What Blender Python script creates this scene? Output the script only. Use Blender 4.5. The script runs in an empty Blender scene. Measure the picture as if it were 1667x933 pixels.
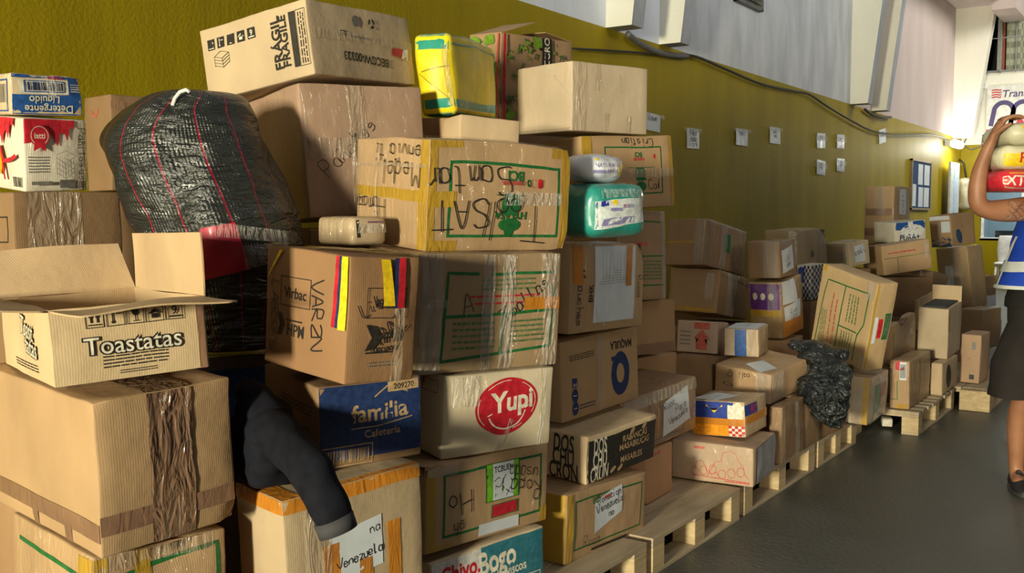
import bpy, bmesh, math, random
from mathutils import Vector, Matrix, Euler, noise
C = bpy.context.scene
COL = C.collection
PI = math.pi

# ------------------------------------------------------------------ camera
FPX = 1650.0
CAM_H = 1.35
YAW = math.radians(34.3)
PITCH = math.atan(116 / 1650.0)
cam_d = bpy.data.cameras.new('camera')
cam = bpy.data.objects.new('camera', cam_d)
COL.objects.link(cam)
cam_d.sensor_fit = 'HORIZONTAL'
cam_d.sensor_width = 36.0
cam_d.lens = FPX / 1667.0 * 36.0
cam_d.clip_end = 200
cam.location = (0, 0, CAM_H)
cam.rotation_euler = (PI / 2 - PITCH, 0, YAW - PI / 2)
C.camera = cam

# ------------------------------------------------------------------ world, lights, exposure
w = bpy.data.worlds.new('world')
C.world = w
w.use_nodes = True
w.node_tree.nodes['Background'].inputs[0].default_value = (0.80, 0.86, 1.0, 1)
w.node_tree.nodes['Background'].inputs[1].default_value = 0.035
C.view_settings.view_transform = 'Standard'
C.view_settings.look = 'None'
C.view_settings.gamma = 1.0
C.view_settings.exposure = 0.0
C.view_settings.use_curve_mapping = False


def area(name, loc, target, sx, sy, power, color, spread=180):
    d = bpy.data.lights.new(name, 'AREA')
    d.shape = 'RECTANGLE'
    d.size = sx
    d.size_y = sy
    d.energy = power
    d.color = color
    d.spread = math.radians(spread)
    o = bpy.data.objects.new(name, d)
    COL.objects.link(o)
    o.location = loc
    v = Vector(target) - Vector(loc)
    o.rotation_euler = v.to_track_quat('-Z', 'Y').to_euler()
    return o


# daylight falling in through the loading door behind and left of the camera
area('door_daylight', (-9.0, 0.15, 1.76), (4.0, 2.2, 1.5), 0.9, 1.2, 2150, (1.0, 0.93, 0.68))
# high window strips in the opposite wall
area('clerestory_daylight', (7.0, -6.5, 6.0), (9.5, 4.0, 6.3), 9.0, 1.0, 125, (0.97, 0.98, 1.0), 48)
# added fill light with no real opening, brightens the far half of the pile
area('far_pile_fill', (-1.5, -3.6, 2.4), (6.6, 2.0, .5), 1.0, 1.2, 11, (1.0, 0.90, 0.70), 42)
area('far_roof_daylight', (17.0, -1.5, 7.0), (19.5, 3.2, 3.0), 4.0, 2.0, 230, (1.0, 0.97, 0.88), 120)
area('roof_daylight', (6.5, -1.5, 7.5), (6.5, 1.0, 0.0), 9.0, 1.0, 85, (1.0, 0.97, 0.9))

# soft cuboids: corner x, y, z, turn, lean, lean, width, depth, height
TABLE = {
    'green0': (1.3122, 2.0431, 0.1501, -0.1687, 0.0064, 0.0087, 0.3317, 0.4819, 0.4295),
    'big': (1.3109, 1.9997, 0.5838, -0.1271, 0.0457, -0.0510, 0.3436, 0.5896, 0.3564),
    'toast': (1.2349, 2.0378, 0.9778, -0.3325, -0.0186, -0.0464, 0.3407, 0.5350, 0.1672),
    'orange': (1.7459, 1.8703, 0.1500, -0.2143, 0.0335, -0.0570, 0.4337, 0.2270, 0.4942),
    'familia': (1.9127, 1.9300, 0.6647, -0.3708, 0.0479, -0.0210, 0.3116, 0.3881, 0.2287),
    'virbac': (1.8246, 1.7500, 0.9287, -0.2289, 0.0467, 0.0408, 0.2158, 0.4020, 0.3222),
    'marsh': (2.2696, 1.8379, 0.1497, -0.1857, 0.0000, -0.0206, 0.4859, 0.3000, 0.1802),
    'tcb': (2.2427, 1.8387, 0.3608, -0.1245, -0.0066, 0.0363, 0.5572, 0.3000, 0.2598),
    'yupi': (2.3484, 1.8598, 0.6190, -0.3240, 0.0878, 0.0148, 0.4184, 0.3000, 0.2541),
    'redtext': (2.2481, 1.8798, 0.8838, -0.3535, 0.0581, 0.0183, 0.5256, 0.3000, 0.3562),
    'santa': (2.3277, 1.8999, 1.2421, -0.3206, 0.0700, 0.0118, 0.5458, 0.4274, 0.3358),
    'five': (2.9183, 1.7739, 0.1490, -0.0486, 0.0041, 0.0430, 0.5547, 0.3000, 0.2400),
    'cron': (3.1089, 1.7994, 0.3812, -0.0722, 0.0652, -0.0244, 0.4757, 0.3000, 0.1765),
    'maquila': (3.1392, 1.9191, 0.5868, -0.0786, 0.0014, -0.0396, 0.5289, 0.3000, 0.2998),
    'mapuche': (3.1546, 1.8991, 0.9152, -0.1068, 0.0073, 0.0145, 0.4828, 0.3000, 0.3338),
    'panales': (2.4016, 2.4499, 1.3403, -0.3237, -0.0610, -0.0474, 0.4746, 0.5124, 0.4456),
    'beccw': (2.3952, 2.4099, 1.8080, 0.0400, -0.1159, -0.0432, 0.5440, 0.5060, 0.2467),
    'yellow': (2.9973, 2.2988, 1.7238, 0.3194, -0.0549, -0.0508, 0.5507, 0.1370, 0.2988),
    'leaf': (3.9319, 2.7496, 1.7762, -0.1418, 0.0502, -0.0332, 0.5250, 0.2063, 0.4230),
    'small': (2.8284, 2.1488, 1.6117, -0.4693, -0.0471, 0.0656, 0.2372, 0.1496, 0.0913),
    'white': (3.5005, 2.0999, 1.6870, -0.3208, 0.0148, -0.0084, 0.4203, 0.3548, 0.2759),
    'cafe': (3.5791, 2.0800, 1.3636, -0.3432, -0.0477, -0.0544, 0.5114, 0.3000, 0.3060),
    'latti': (1.6239, 2.8000, 1.4154, -0.0496, 0.1063, -0.0540, 0.1920, 0.2004, 0.2094),
    'deterg': (1.5960, 2.8001, 1.6344, -0.1511, 0.0583, -0.0457, 0.2023, 0.1887, 0.1180),
    'brownl': (1.5656, 2.7478, 0.9144, -0.1260, -0.0019, -0.0209, 0.3184, 0.3418, 0.5000),
    'reddark': (2.2453, 3.2985, 1.4408, -0.1627, -0.0049, 0.0030, 0.2563, 0.2059, 0.3500),
    'green7': (3.9381, 2.1200, 0.9709, -0.2656, -0.0553, 0.0195, 0.3199, 0.3000, 0.4008),
    'plain7': (3.9371, 2.1199, 0.7205, -0.1823, -0.0432, 0.0213, 0.4368, 0.3000, 0.2444),
    'plain8': (4.0697, 2.1834, 0.4690, -0.1706, -0.0031, 0.0117, 0.4510, 0.3090, 0.2158),
    'venez': (3.6011, 1.9153, 0.3534, -0.0816, 0.0230, -0.0577, 0.6114, 0.3025, 0.2415),
    'orangeb': (3.7328, 1.8714, 0.1500, 0.0409, -0.0120, 0.0082, 0.2707, 0.2000, 0.2148),
    'b12': (4.2321, 1.6020, 0.1500, 0.1065, 0.0089, 0.0023, 0.3860, 0.3752, 0.1745),
    'b13': (4.3406, 1.6801, 0.3438, -0.0100, -0.0637, -0.0277, 0.2660, 0.2631, 0.1627),
    'b16': (4.7111, 1.6396, 0.1500, 0.0286, -0.0035, -0.0154, 0.3573, 0.0636, 0.2746),
    'b14': (4.8878, 1.7700, 0.4011, -0.1373, 0.0961, -0.1045, 0.4256, 0.3210, 0.1511),
    'b15': (5.0714, 1.9000, 0.6098, 0.1194, -0.0082, -0.0488, 0.2180, 0.1809, 0.1447),
    'b17': (5.0807, 1.6562, 0.1500, -0.0402, -0.0120, -0.0033, 0.2453, 0.2500, 0.2729),
    'b18': (5.3754, 1.6625, 0.1500, -0.0777, -0.0101, 0.0064, 0.3465, 0.2500, 0.2711),
    'b19': (5.8721, 1.5522, 0.1500, 0.0272, 0.0526, -0.0018, 0.4552, 0.1400, 0.2696),
    'b20': (5.9440, 1.6019, 0.4532, -0.5466, 0.2137, -0.0075, 0.1514, 0.4615, 0.5209),
    'b21b': (6.0169, 2.0998, 0.5970, -0.0318, -0.0294, -0.0999, 0.3498, 0.2102, 0.3467),
    'b21a': (6.0071, 2.1202, 0.9678, 0.0040, -0.0516, -0.0327, 0.3069, 0.2014, 0.2282),
    'b22': (5.9757, 2.5998, 1.0377, -0.0945, -0.0344, 0.1767, 0.5408, 0.2937, 0.2979),
    'b23': (6.0492, 2.5497, 0.7258, 0.0118, 0.0158, 0.1687, 0.5372, 0.3476, 0.2829),
    'b24': (5.1148, 2.1502, 0.6000, 0.1706, 0.0243, 0.1100, 0.2482, 0.2262, 0.1737),
    'b25': (4.9736, 2.1002, 0.3815, 0.2060, 0.0246, 0.0270, 0.2441, 0.2238, 0.2136),
    'b26': (8.0353, 2.7001, 0.9378, -0.2105, -0.0044, -0.0314, 0.4589, 0.2986, 0.2917),
    'b27': (8.4723, 2.4003, 0.9220, -0.4877, -0.0253, -0.1344, 0.2307, 0.2651, 0.1985),
    'b28': (7.1486, 2.3002, 0.7435, -0.0127, 0.0158, -0.0335, 0.2891, 0.1069, 0.2479),
    'b29': (10.6585, 2.5999, 1.0723, -0.1014, -0.0014, 0.0053, 0.4677, 0.2985, 0.5731),
    'b30': (9.7276, 2.3501, 1.0939, -0.6573, 0.0084, -0.0821, 0.3426, 0.3000, 0.1864),
    'b31': (8.9670, 2.2502, 0.8335, -0.8606, -0.0329, -0.1423, 0.4404, 0.3000, 0.2547),
    'b32': (11.2510, 2.1500, 1.0242, -0.3881, -0.0599, -0.0859, 0.4216, 0.2458, 0.3303),
    'b33': (11.6222, 1.9992, 0.3878, -0.3769, -0.0956, -0.0813, 0.2798, 0.3653, 0.6352),
    'b34': (9.9802, 2.1000, 0.6027, -0.2638, 0.0927, 0.1569, 0.3155, 0.3124, 0.2316),
    'b35': (12.7370, 2.1000, 0.2873, -0.3431, -0.0235, 0.0070, 0.3214, 0.3000, 0.3600),
    'b37': (7.1440, 1.4043, 0.1500, -0.0403, 0.0068, -0.0471, 0.4134, 0.0731, 0.2131),
    'b36': (7.3142, 1.4100, 0.3715, -0.0295, 0.0200, -0.0743, 0.3725, 0.1964, 0.3460),
    'b38': (6.5038, 1.4669, 0.1500, -0.0036, -0.0067, -0.0105, 0.5660, 0.1169, 0.2978),
    'b39': (6.6967, 1.6198, 0.3901, -0.0487, 0.0183, -0.0930, 0.5057, 0.0496, 0.2594),
    'b40': (7.7906, 1.2867, 0.1500, -0.0374, 0.0170, -0.0016, 0.3010, 0.1322, 0.3476),
    'b41': (9.8241, 1.6004, 0.1480, -0.2300, -0.0087, -0.0049, 0.3897, 0.2153, 0.3582),
    'b42': (8.4087, 1.7501, 0.4352, -0.2409, -0.0024, 0.0053, 0.5461, 0.1324, 0.2467),
    'fill_b35_0': (12.7370, 2.1000, 0.1470, -0.3431, 0.0000, 0.0000, 0.3214, 0.3000, 0.1240),
    'fill_b25_0': (4.9736, 2.1002, 0.1470, 0.2060, 0.0000, 0.0000, 0.2441, 0.2800, 0.2209),
    'fill_b33_0': (11.6222, 1.9992, 0.1470, -0.3769, 0.0000, 0.0000, 0.2798, 0.3653, 0.1989),
    'fill_b39_0': (6.6967, 1.6198, 0.1470, -0.0487, 0.0000, 0.0000, 0.5057, 0.2800, 0.2361),
    'fill_b42_0': (8.4087, 1.7501, 0.1470, -0.2409, 0.0000, 0.0000, 0.5461, 0.2800, 0.2780),
    'fill_b20_0': (6.0640, 1.7990, 0.1470, -0.5466, 0.0000, 0.0000, 0.1514, 0.2308, 0.2992),
    'fill_plain8_0': (4.0736, 2.2062, 0.1470, -0.1706, 0.0000, 0.0000, 0.4510, 0.2626, 0.3088),
    'fill_b21b_0': (6.0169, 2.0998, 0.1470, -0.0318, 0.0000, 0.0000, 0.3498, 0.2800, 0.4368),
    'fill_b34_0': (9.9802, 2.1000, 0.1470, -0.2638, 0.0000, 0.0000, 0.3155, 0.3124, 0.3996),
    'fill_b23_0': (6.0492, 2.5497, 0.1470, 0.0118, 0.0000, 0.0000, 0.5372, 0.3476, 0.4816),
    'fill_b28_0': (7.1486, 2.3002, 0.1470, -0.0127, 0.0000, 0.0000, 0.2891, 0.2800, 0.2932),
    'fill_b28_1': (7.1486, 2.3002, 0.4432, -0.0127, 0.0000, 0.0000, 0.2891, 0.2800, 0.2932),
    'fill_b31_0': (8.9670, 2.2502, 0.1470, -0.8606, 0.0000, 0.0000, 0.4404, 0.3000, 0.3333),
    'fill_b31_1': (8.9670, 2.2502, 0.4833, -0.8606, 0.0000, 0.0000, 0.4404, 0.3000, 0.3333),
    'fill_brownl_0': (1.5656, 2.7478, 0.1470, -0.1260, 0.0000, 0.0000, 0.3184, 0.3418, 0.3784),
    'fill_brownl_1': (1.5656, 2.7478, 0.5284, -0.1260, 0.0000, 0.0000, 0.3184, 0.3418, 0.3784),
    'fill_b27_0': (8.4723, 2.4003, 0.1470, -0.4877, 0.0000, 0.0000, 0.2307, 0.2800, 0.3791),
    'fill_b27_1': (8.4723, 2.4003, 0.5291, -0.4877, 0.0000, 0.0000, 0.2307, 0.2800, 0.3791),
    'fill_b26_0': (8.0353, 2.7001, 0.1470, -0.2105, 0.0000, 0.0000, 0.4589, 0.2986, 0.3897),
    'fill_b26_1': (8.0353, 2.7001, 0.5397, -0.2105, 0.0000, 0.0000, 0.4589, 0.2986, 0.3897),
    'fill_b29_0': (10.6585, 2.5999, 0.1470, -0.1014, 0.0000, 0.0000, 0.4677, 0.2985, 0.4562),
    'fill_b29_1': (10.6585, 2.5999, 0.6062, -0.1014, 0.0000, 0.0000, 0.4677, 0.2985, 0.4562),
    'fill_b30_0': (9.7276, 2.3501, 0.8840, -0.6573, 0.0000, 0.0000, 0.3426, 0.3000, 0.2029),
    'fill_panales_0': (2.4016, 2.4499, 0.1470, -0.3237, 0.0000, 0.0000, 0.4746, 0.5124, 0.3830),
    'fill_panales_1': (2.4016, 2.4499, 0.5330, -0.3237, 0.0000, 0.0000, 0.4746, 0.5124, 0.3830),
    'fill_panales_2': (2.4016, 2.4499, 0.9190, -0.3237, 0.0000, 0.0000, 0.4746, 0.5124, 0.3830),
    'fill_reddark_0': (2.2453, 3.2985, 0.1470, -0.1627, 0.0000, 0.0000, 0.2563, 0.2800, 0.4263),
    'fill_reddark_1': (2.2453, 3.2985, 0.5763, -0.1627, 0.0000, 0.0000, 0.2563, 0.2800, 0.4263),
    'fill_reddark_2': (2.2453, 3.2985, 1.0057, -0.1627, 0.0000, 0.0000, 0.2563, 0.2800, 0.4263),
    'fill_yellow_0': (2.9973, 2.2988, 0.1470, 0.3194, 0.0000, 0.0000, 0.5507, 0.2380, 0.3883),
    'fill_yellow_1': (2.9973, 2.2988, 0.5383, 0.3194, 0.0000, 0.0000, 0.5507, 0.2380, 0.3883),
    'fill_yellow_2': (2.9973, 2.2988, 0.9297, 0.3194, 0.0000, 0.0000, 0.5507, 0.2380, 0.3883),
    'fill_yellow_3': (2.9973, 2.2988, 1.3210, 0.3194, 0.0000, 0.0000, 0.5507, 0.2380, 0.3883),
    'fill_leaf_0': (3.9319, 2.7496, 0.1470, -0.1418, 0.0000, 0.0000, 0.5250, 0.2800, 0.4033),
    'fill_leaf_1': (3.9319, 2.7496, 0.5533, -0.1418, 0.0000, 0.0000, 0.5250, 0.2800, 0.4033),
    'fill_leaf_2': (3.9319, 2.7496, 0.9596, -0.1418, 0.0000, 0.0000, 0.5250, 0.2800, 0.4033),
    'fill_leaf_3': (3.9319, 2.7496, 1.3659, -0.1418, 0.0000, 0.0000, 0.5250, 0.2800, 0.4033),
}
# ------------------------------------------------------------------ small helpers
def link(o, parent=None):
    COL.objects.link(o)
    if parent:
        o.parent = parent
    return o


def tag(o, label=None, cat=None, group=None, kind=None):
    if label: o['label'] = label
    if cat: o['category'] = cat
    if group: o['group'] = group
    if kind: o['kind'] = kind
    return o


def empty(name, loc=(0, 0, 0), rot=None):
    o = bpy.data.objects.new(name, None)
    COL.objects.link(o)
    o.location = loc
    o.empty_display_size = .05
    if rot is not None:
        o.rotation_euler = rot
    return o


def thing(name, label, cat, loc=(0, 0, 0), rot=None, group=None):
    return tag(empty(name, loc, rot), label, cat, group)


def mesh_obj(name, verts, faces, mat, parent=None, smooth=False, mats=None, midx=None):
    me = bpy.data.meshes.new(name)
    me.from_pydata([tuple(v) for v in verts], [], faces)
    if mats:
        for m in mats: me.materials.append(m)
        me.polygons.foreach_set('material_index', midx)
    elif mat: me.materials.append(mat)
    if smooth:
        me.polygons.foreach_set('use_smooth', [True] * len(me.polygons))
    me.update()
    return link(bpy.data.objects.new(name, me), parent)


class MB:
    """collects shapes that form ONE mesh object"""
    def __init__(s): s.v = []; s.f = []; s.m = []
    def add(s, v, f, mi=0):
        n = len(s.v); s.v += [tuple(p) for p in v]
        s.f += [tuple(i + n for i in q) for q in f]; s.m += [mi] * len(f)
        return s
    def box(s, lo, hi, bev=0.0, mi=0, M=None):
        (x0, y0, z0), (x1, y1, z1) = lo, hi
        if bev <= 0:
            v = [(x, y, z) for z in (z0, z1) for y in (y0, y1) for x in (x0, x1)]
            f = [(0, 2, 3, 1), (4, 5, 7, 6), (0, 1, 5, 4), (2, 6, 7, 3), (0, 4, 6, 2), (1, 3, 7, 5)]
        else:
            bm = bmesh.new()
            bmesh.ops.create_cube(bm, size=1)
            for q in bm.verts:
                q.co = Vector(((x0 + x1) / 2 + q.co.x * (x1 - x0), (y0 + y1) / 2 + q.co.y * (y1 - y0), (z0 + z1) / 2 + q.co.z * (z1 - z0)))
            bmesh.ops.bevel(bm, geom=bm.edges[:], offset=bev, segments=2, affect='EDGES', profile=.5)
            bm.verts.index_update()
            v = [q.co.copy() for q in bm.verts]; f = [tuple(k.index for k in q.verts) for q in bm.faces]
            bm.free()
        if M: v = [M @ Vector(p) for p in v]
        return s.add(v, f, mi)
    def prism(s, poly, axis, a, b, mi=0):
        n = len(poly)
        def P(p, t):
            return {'x': (t, p[0], p[1]), 'y': (p[0], t, p[1]), 'z': (p[0], p[1], t)}[axis]
        v = [P(p, a) for p in poly] + [P(p, b) for p in poly]
        f = [tuple(range(n))[::-1], tuple(range(n, 2 * n))] + [(i, (i + 1) % n, n + (i + 1) % n, n + i) for i in range(n)]
        return s.add(v, f, mi)
    def tube(s, pts, r, n=8, mi=0, cap=True):
        pts = [Vector(p) for p in pts]
        rs = r if isinstance(r, (list, tuple)) else [r] * len(pts)
        v = []; f = []
        prev = None
        for i, p in enumerate(pts):
            t = (pts[min(i + 1, len(pts) - 1)] - pts[max(i - 1, 0)]).normalized()
            if prev is None:
                a = t.orthogonal().normalized()
            else:
                a = (prev - t * prev.dot(t)).normalized()
            prev = a; b = t.cross(a)
            for k in range(n):
                th = 2 * PI * k / n
                v.append(p + (a * math.cos(th) + b * math.sin(th)) * rs[i])
        for i in range(len(pts) - 1):
            for k in range(n):
                f.append((i * n + k, i * n + (k + 1) % n, (i + 1) * n + (k + 1) % n, (i + 1) * n + k))
        if cap:
            f.append(tuple(range(n))[::-1]); f.append(tuple((len(pts) - 1) * n + k for k in range(n)))
        return s.add(v, f, mi)
    def build(s, name, mat, parent=None, smooth=False):
        if isinstance(mat, (list, tuple)):
            return mesh_obj(name, s.v, s.f, None, parent, smooth, mats=list(mat), midx=s.m)
        return mesh_obj(name, s.v, s.f, mat, parent, smooth)


# ------------------------------------------------------------------ materials
_mats = {}
def nt(name):
    m = bpy.data.materials.new(name)
    m.use_nodes = True
    t = m.node_tree
    return m, t, t.nodes['Principled BSDF']

def N(t, kind, **k):
    n = t.nodes.new(kind)
    for a, b in k.items():
        if a in ('ops',): continue
        setattr(n, a, b)
    return n

def noise_col(t, b, c1, c2, scale, detail=4, coord='Object', stretch=(1, 1, 1), lo=.35, hi=.65):
    tc = N(t, 'ShaderNodeTexCoord'); mp = N(t, 'ShaderNodeMapping')
    mp.inputs['Scale'].default_value = stretch
    t.links.new(tc.outputs[coord], mp.inputs[0])
    nz = N(t, 'ShaderNodeTexNoise'); nz.inputs['Scale'].default_value = scale; nz.inputs['Detail'].default_value = detail
    t.links.new(mp.outputs[0], nz.inputs['Vector'])
    cr = N(t, 'ShaderNodeValToRGB')
    cr.color_ramp.elements[0].position = lo; cr.color_ramp.elements[0].color = (*c1, 1)
    cr.color_ramp.elements[1].position = hi; cr.color_ramp.elements[1].color = (*c2, 1)
    t.links.new(nz.outputs[0], cr.inputs[0])
    if b: t.links.new(cr.outputs[0], b.inputs['Base Color'])
    return mp, nz, cr

def bump(t, src, dist, strength=1.0, chain=None):
    bp = N(t, 'ShaderNodeBump'); bp.inputs['Distance'].default_value = dist; bp.inputs['Strength'].default_value = strength
    t.links.new(src, bp.inputs['Height'])
    if chain: t.links.new(chain, bp.inputs['Normal'])
    return bp

def plain(name, col, rough=.6, metal=0, coat=0, wrap=0, var=.12, scale=12, spec=.4, alpha=None):
    key = ('p', name)
    if key in _mats: return _mats[key]
    m, t, b = nt(name)
    c1 = tuple(c * (1 - var) for c in col); c2 = tuple(min(1, c * (1 + var)) for c in col)
    noise_col(t, b, c1, c2, scale)
    b.inputs['Roughness'].default_value = rough
    b.inputs['Metallic'].default_value = metal
    b.inputs['Specular IOR Level'].default_value = spec
    if wrap: film(t, b, wrap)
    elif coat:
        b.inputs['Coat Weight'].default_value = coat; b.inputs['Coat Roughness'].default_value = .15
    _mats[key] = m
    return m

def film(t, b, amt, scale=24, dist=.006):
    """clear stretch film drawn tight over the surface: a glossy wrinkled clear coat"""
    tc = N(t, 'ShaderNodeTexCoord'); mp = N(t, 'ShaderNodeMapping')
    mp.inputs['Scale'].default_value = (1.0, 1.0, .35)
    mp.inputs['Rotation'].default_value = (.2, .15, .3)
    t.links.new(tc.outputs['Object'], mp.inputs[0])
    nz = N(t, 'ShaderNodeTexNoise'); nz.inputs['Scale'].default_value = scale; nz.inputs['Detail'].default_value = 5
    nz.inputs['Distortion'].default_value = 1.2
    t.links.new(mp.outputs[0], nz.inputs['Vector'])
    bp = bump(t, nz.outputs[0], dist * 5.0)
    t.links.new(bp.outputs[0], b.inputs['Coat Normal'])
    b.inputs['Coat Weight'].default_value = amt
    b.inputs['Coat Roughness'].default_value = .10
    b.inputs['Coat IOR'].default_value = 1.5

def card(name='kraft', col=(.42, .27, .14), wrap=0.0, rough=.75, corr=1.0):
    key = ('c', name)
    if key in _mats: return _mats[key]
    m, t, b = nt(name)
    c1 = tuple(c * .86 for c in col); c2 = tuple(min(1, c * 1.1) for c in col)
    mp, nz, cr = noise_col(t, b, c1, c2, 5.0, 6, stretch=(1, 1, .6), lo=.3, hi=.7)
    # corrugation: faint upright ribs
    tc = N(t, 'ShaderNodeTexCoord')
    wv = N(t, 'ShaderNodeTexWave'); wv.wave_type = 'BANDS'; wv.bands_direction = 'DIAGONAL'
    mp2 = N(t, 'ShaderNodeMapping'); mp2.inputs['Scale'].default_value = (1, 1, 0.0)
    t.links.new(tc.outputs['Object'], mp2.inputs[0]); t.links.new(mp2.outputs[0], wv.inputs['Vector'])
    wv.inputs['Scale'].default_value = 110; wv.inputs['Distortion'].default_value = .6
    nf = N(t, 'ShaderNodeTexNoise'); nf.inputs['Scale'].default_value = 9; nf.inputs['Detail'].default_value = 6
    t.links.new(tc.outputs['Object'], nf.inputs['Vector'])
    b1 = bump(t, wv.outputs[0], .00016 * corr)
    b2 = bump(t, nf.outputs[0], .012, .5, b1.outputs[0])
    t.links.new(b2.outputs[0], b.inputs['Normal'])
    b.inputs['Roughness'].default_value = rough
    b.inputs['Specular IOR Level'].default_value = .25
    if wrap: film(t, b, wrap)
    _mats[key] = m
    return m

def ink(name, col, rough=.5, coat=.0):
    key = ('i', name)
    if key in _mats: return _mats[key]
    m, t, b = nt(name)
    noise_col(t, b, tuple(c * .8 for c in col), tuple(min(1, c * 1.15 + .005) for c in col), 60, 3)
    b.inputs['Roughness'].default_value = rough
    if coat:
        b.inputs['Coat Weight'].default_value = coat
        b.inputs['Coat Roughness'].default_value = .15
    _mats[key] = m
    return m

def tape_mat(name, col, alpha=1.0, wr=.0035):
    key = ('t', name)
    if key in _mats: return _mats[key]
    m, t, b = nt(name)
    noise_col(t, b, tuple(c * .85 for c in col), tuple(min(1, c * 1.1) for c in col), 9, 3)
    b.inputs['Roughness'].default_value = .3
    tc = N(t, 'ShaderNodeTexCoord'); mp = N(t, 'ShaderNodeMapping'); mp.inputs['Scale'].default_value = (1.5, 1.5, .35)
    t.links.new(tc.outputs['Object'], mp.inputs[0])
    nz = N(t, 'ShaderNodeTexNoise'); nz.inputs['Scale'].default_value = 22; nz.inputs['Detail'].default_value = 3; nz.inputs['Distortion'].default_value = 1.5
    t.links.new(mp.outputs[0], nz.inputs['Vector'])
    bp = bump(t, nz.outputs[0], wr)
    t.links.new(bp.outputs[0], b.inputs['Normal'])
    b.inputs['Coat Weight'].default_value = .6; b.inputs['Coat Roughness'].default_value = .1
    t.links.new(bp.outputs[0], b.inputs['Coat Normal'])
    b.inputs['Alpha'].default_value = alpha
    _mats[key] = m
    return m

BLACK = ink('black_ink', (.02, .017, .014))
GREEN = ink('green_ink', (.012, .13, .03))
FGREEN = ink('faded_green_ink', (.09, .17, .06))
LGREEN = ink('lime_ink', (.17, .45, .02))
RED = ink('red_ink', (.5, .012, .025))
LRED = ink('faded_red_ink', (.45, .09, .06))
BLUE = ink('blue_ink', (.015, .08, .28))
NAVY = ink('navy_ink', (.012, .03, .11))
CREAM = ink('cream_ink', (.72, .66, .52))
WHITE = ink('white_ink', (.75, .75, .72))
GOLD = ink('kraft_ink', (.42, .28, .14))
YEL = ink('yellow_ink', (.8, .55, .01))
MARK = ink('marker_ink', (.03, .026, .024), .35)
PURPLE = ink('purple_ink', (.11, .02, .2), .3, .6)
ORANGEI = ink('orange_ink', (.8, .33, .01), .3, .5)
GREYI = ink('grey_ink', (.16, .15, .13))
TBROWN = tape_mat('brown_tape', (.25, .14, .085), 1)
TYEL = tape_mat('yellow_tape', (.55, .33, .03), .72, .006)
TCRINK = tape_mat('crinkled_brown_tape', (.20, .115, .07), 1, .02)
TORANGE = tape_mat('orange_tape', (.62, .23, .02), .85)
TCLEAR = tape_mat('clear_tape', (.62, .5, .36), .30, .02)
TFILM = tape_mat('clear_film', (.80, .78, .72), .24, .06)
PAPER = plain('paper', (.62, .66, .70), .55, var=.05, wrap=.25)
KRAFT = card('kraft_board', (.42, .27, .14))
KRAFTI = card('kraft_inside', (.50, .35, .20))

# ------------------------------------------------------------------ single stroke handwriting
G = {
 'a': '64 55 35 24 22 31 51 62 65 62 71', 'b': '29 21 51 63 55 25', 'c': '64 45 24 22 41 62', 'd': '65 35 23 31 51 63 69 61 71',
 'e': '23 63 55 35 23 31 51 62', 'f': '69 48 41 35 55', 'g': '65 35 23 32 62 65 60 30', 'h': '29 21/24 45 64 61', 'i': '35 31 41/37 38',
 'l': '39 31 42', 'm': '15 11/14 25 34 31/34 45 54 51', 'n': '25 21/24 45 64 61', 'ñ': '25 21/24 45 64 61/27 38 47 58', 'o': '45 24 22 41 62 64 45',
 'p': '25 20/24 55 64 62 51 22', 'q': '65 35 23 32 62 65 60', 'r': '25 21/23 45 65', 's': '64 45 24 33 53 62 41 21', 't': '48 42 61/26 66',
 'u': '25 22 41 62 65 61', 'v': '15 41 75', 'z': '25 65 21 61', 'k': '29 21/65 23 61', 'j': '45 40 20', 'w': '15 31 44 61 75', 'y':'25 43 65 30',
 'A': '11 49 71/24 64', 'B': '11 19 59 67 55 15 55 73 61 11', 'C': '78 59 29 15 22 51 72', 'D': '11 19 49 75 41 11', 'E': '79 19 11 71/15 55', 'L': '19 11 61',
 'M': '11 19 45 79 71', 'N': '11 19 71 79', 'O': '49 15 41 75 49', 'P': '11 19 59 67 55 15', 'R': '11 19 59 67 55 15 71', 'S': '78 59 18 25 64 72 31 12', 'T': '09 89/49 41',
 'V': '09 41 89', 'Z': '19 79 11 71', 'H': '11 19/15 75/79 71', '2': '18 49 77 11 71', '4': '61 69 14 84', '1': '49 41', 'R': '11 19 59 67 55 15 71', 'I': '49 41', '-': '25 65', ' ': ''}

def catmull(p, n=5):
    if len(p) < 3: return p
    q = [p[0]] + p + [p[-1]]
    out = []
    for i in range(1, len(q) - 2):
        for k in range(n):
            t = k / n
            out.append(tuple(.5 * ((2 * q[i][a]) + (-q[i-1][a] + q[i+1][a]) * t + (2*q[i-1][a] - 5*q[i][a] + 4*q[i+1][a] - q[i+2][a]) * t*t + (-q[i-1][a] + 3*q[i][a] - 3*q[i+1][a] + q[i+2][a]) * t**3) for a in (0, 1)))
    out.append(p[-1])
    return out

def hand_strokes(s, size, seed=1):
    rnd = random.Random(seed)
    out = []; x = 0
    for ch in s:
        g = G.get(ch, '')
        sc = size / 8.0
        for st in (g.split('/') if g else []):
            pts = [((int(p[0]) + rnd.uniform(-.35, .35)) * sc * .8 + x, (int(p[1]) - 1 + rnd.uniform(-.4, .4)) * sc) for p in st.split()]
            out.append(catmull(pts))
        x += sc * .8 * (7.2 if ch.isupper() else 6.2) * (rnd.uniform(.9, 1.1))
    return out, x

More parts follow.
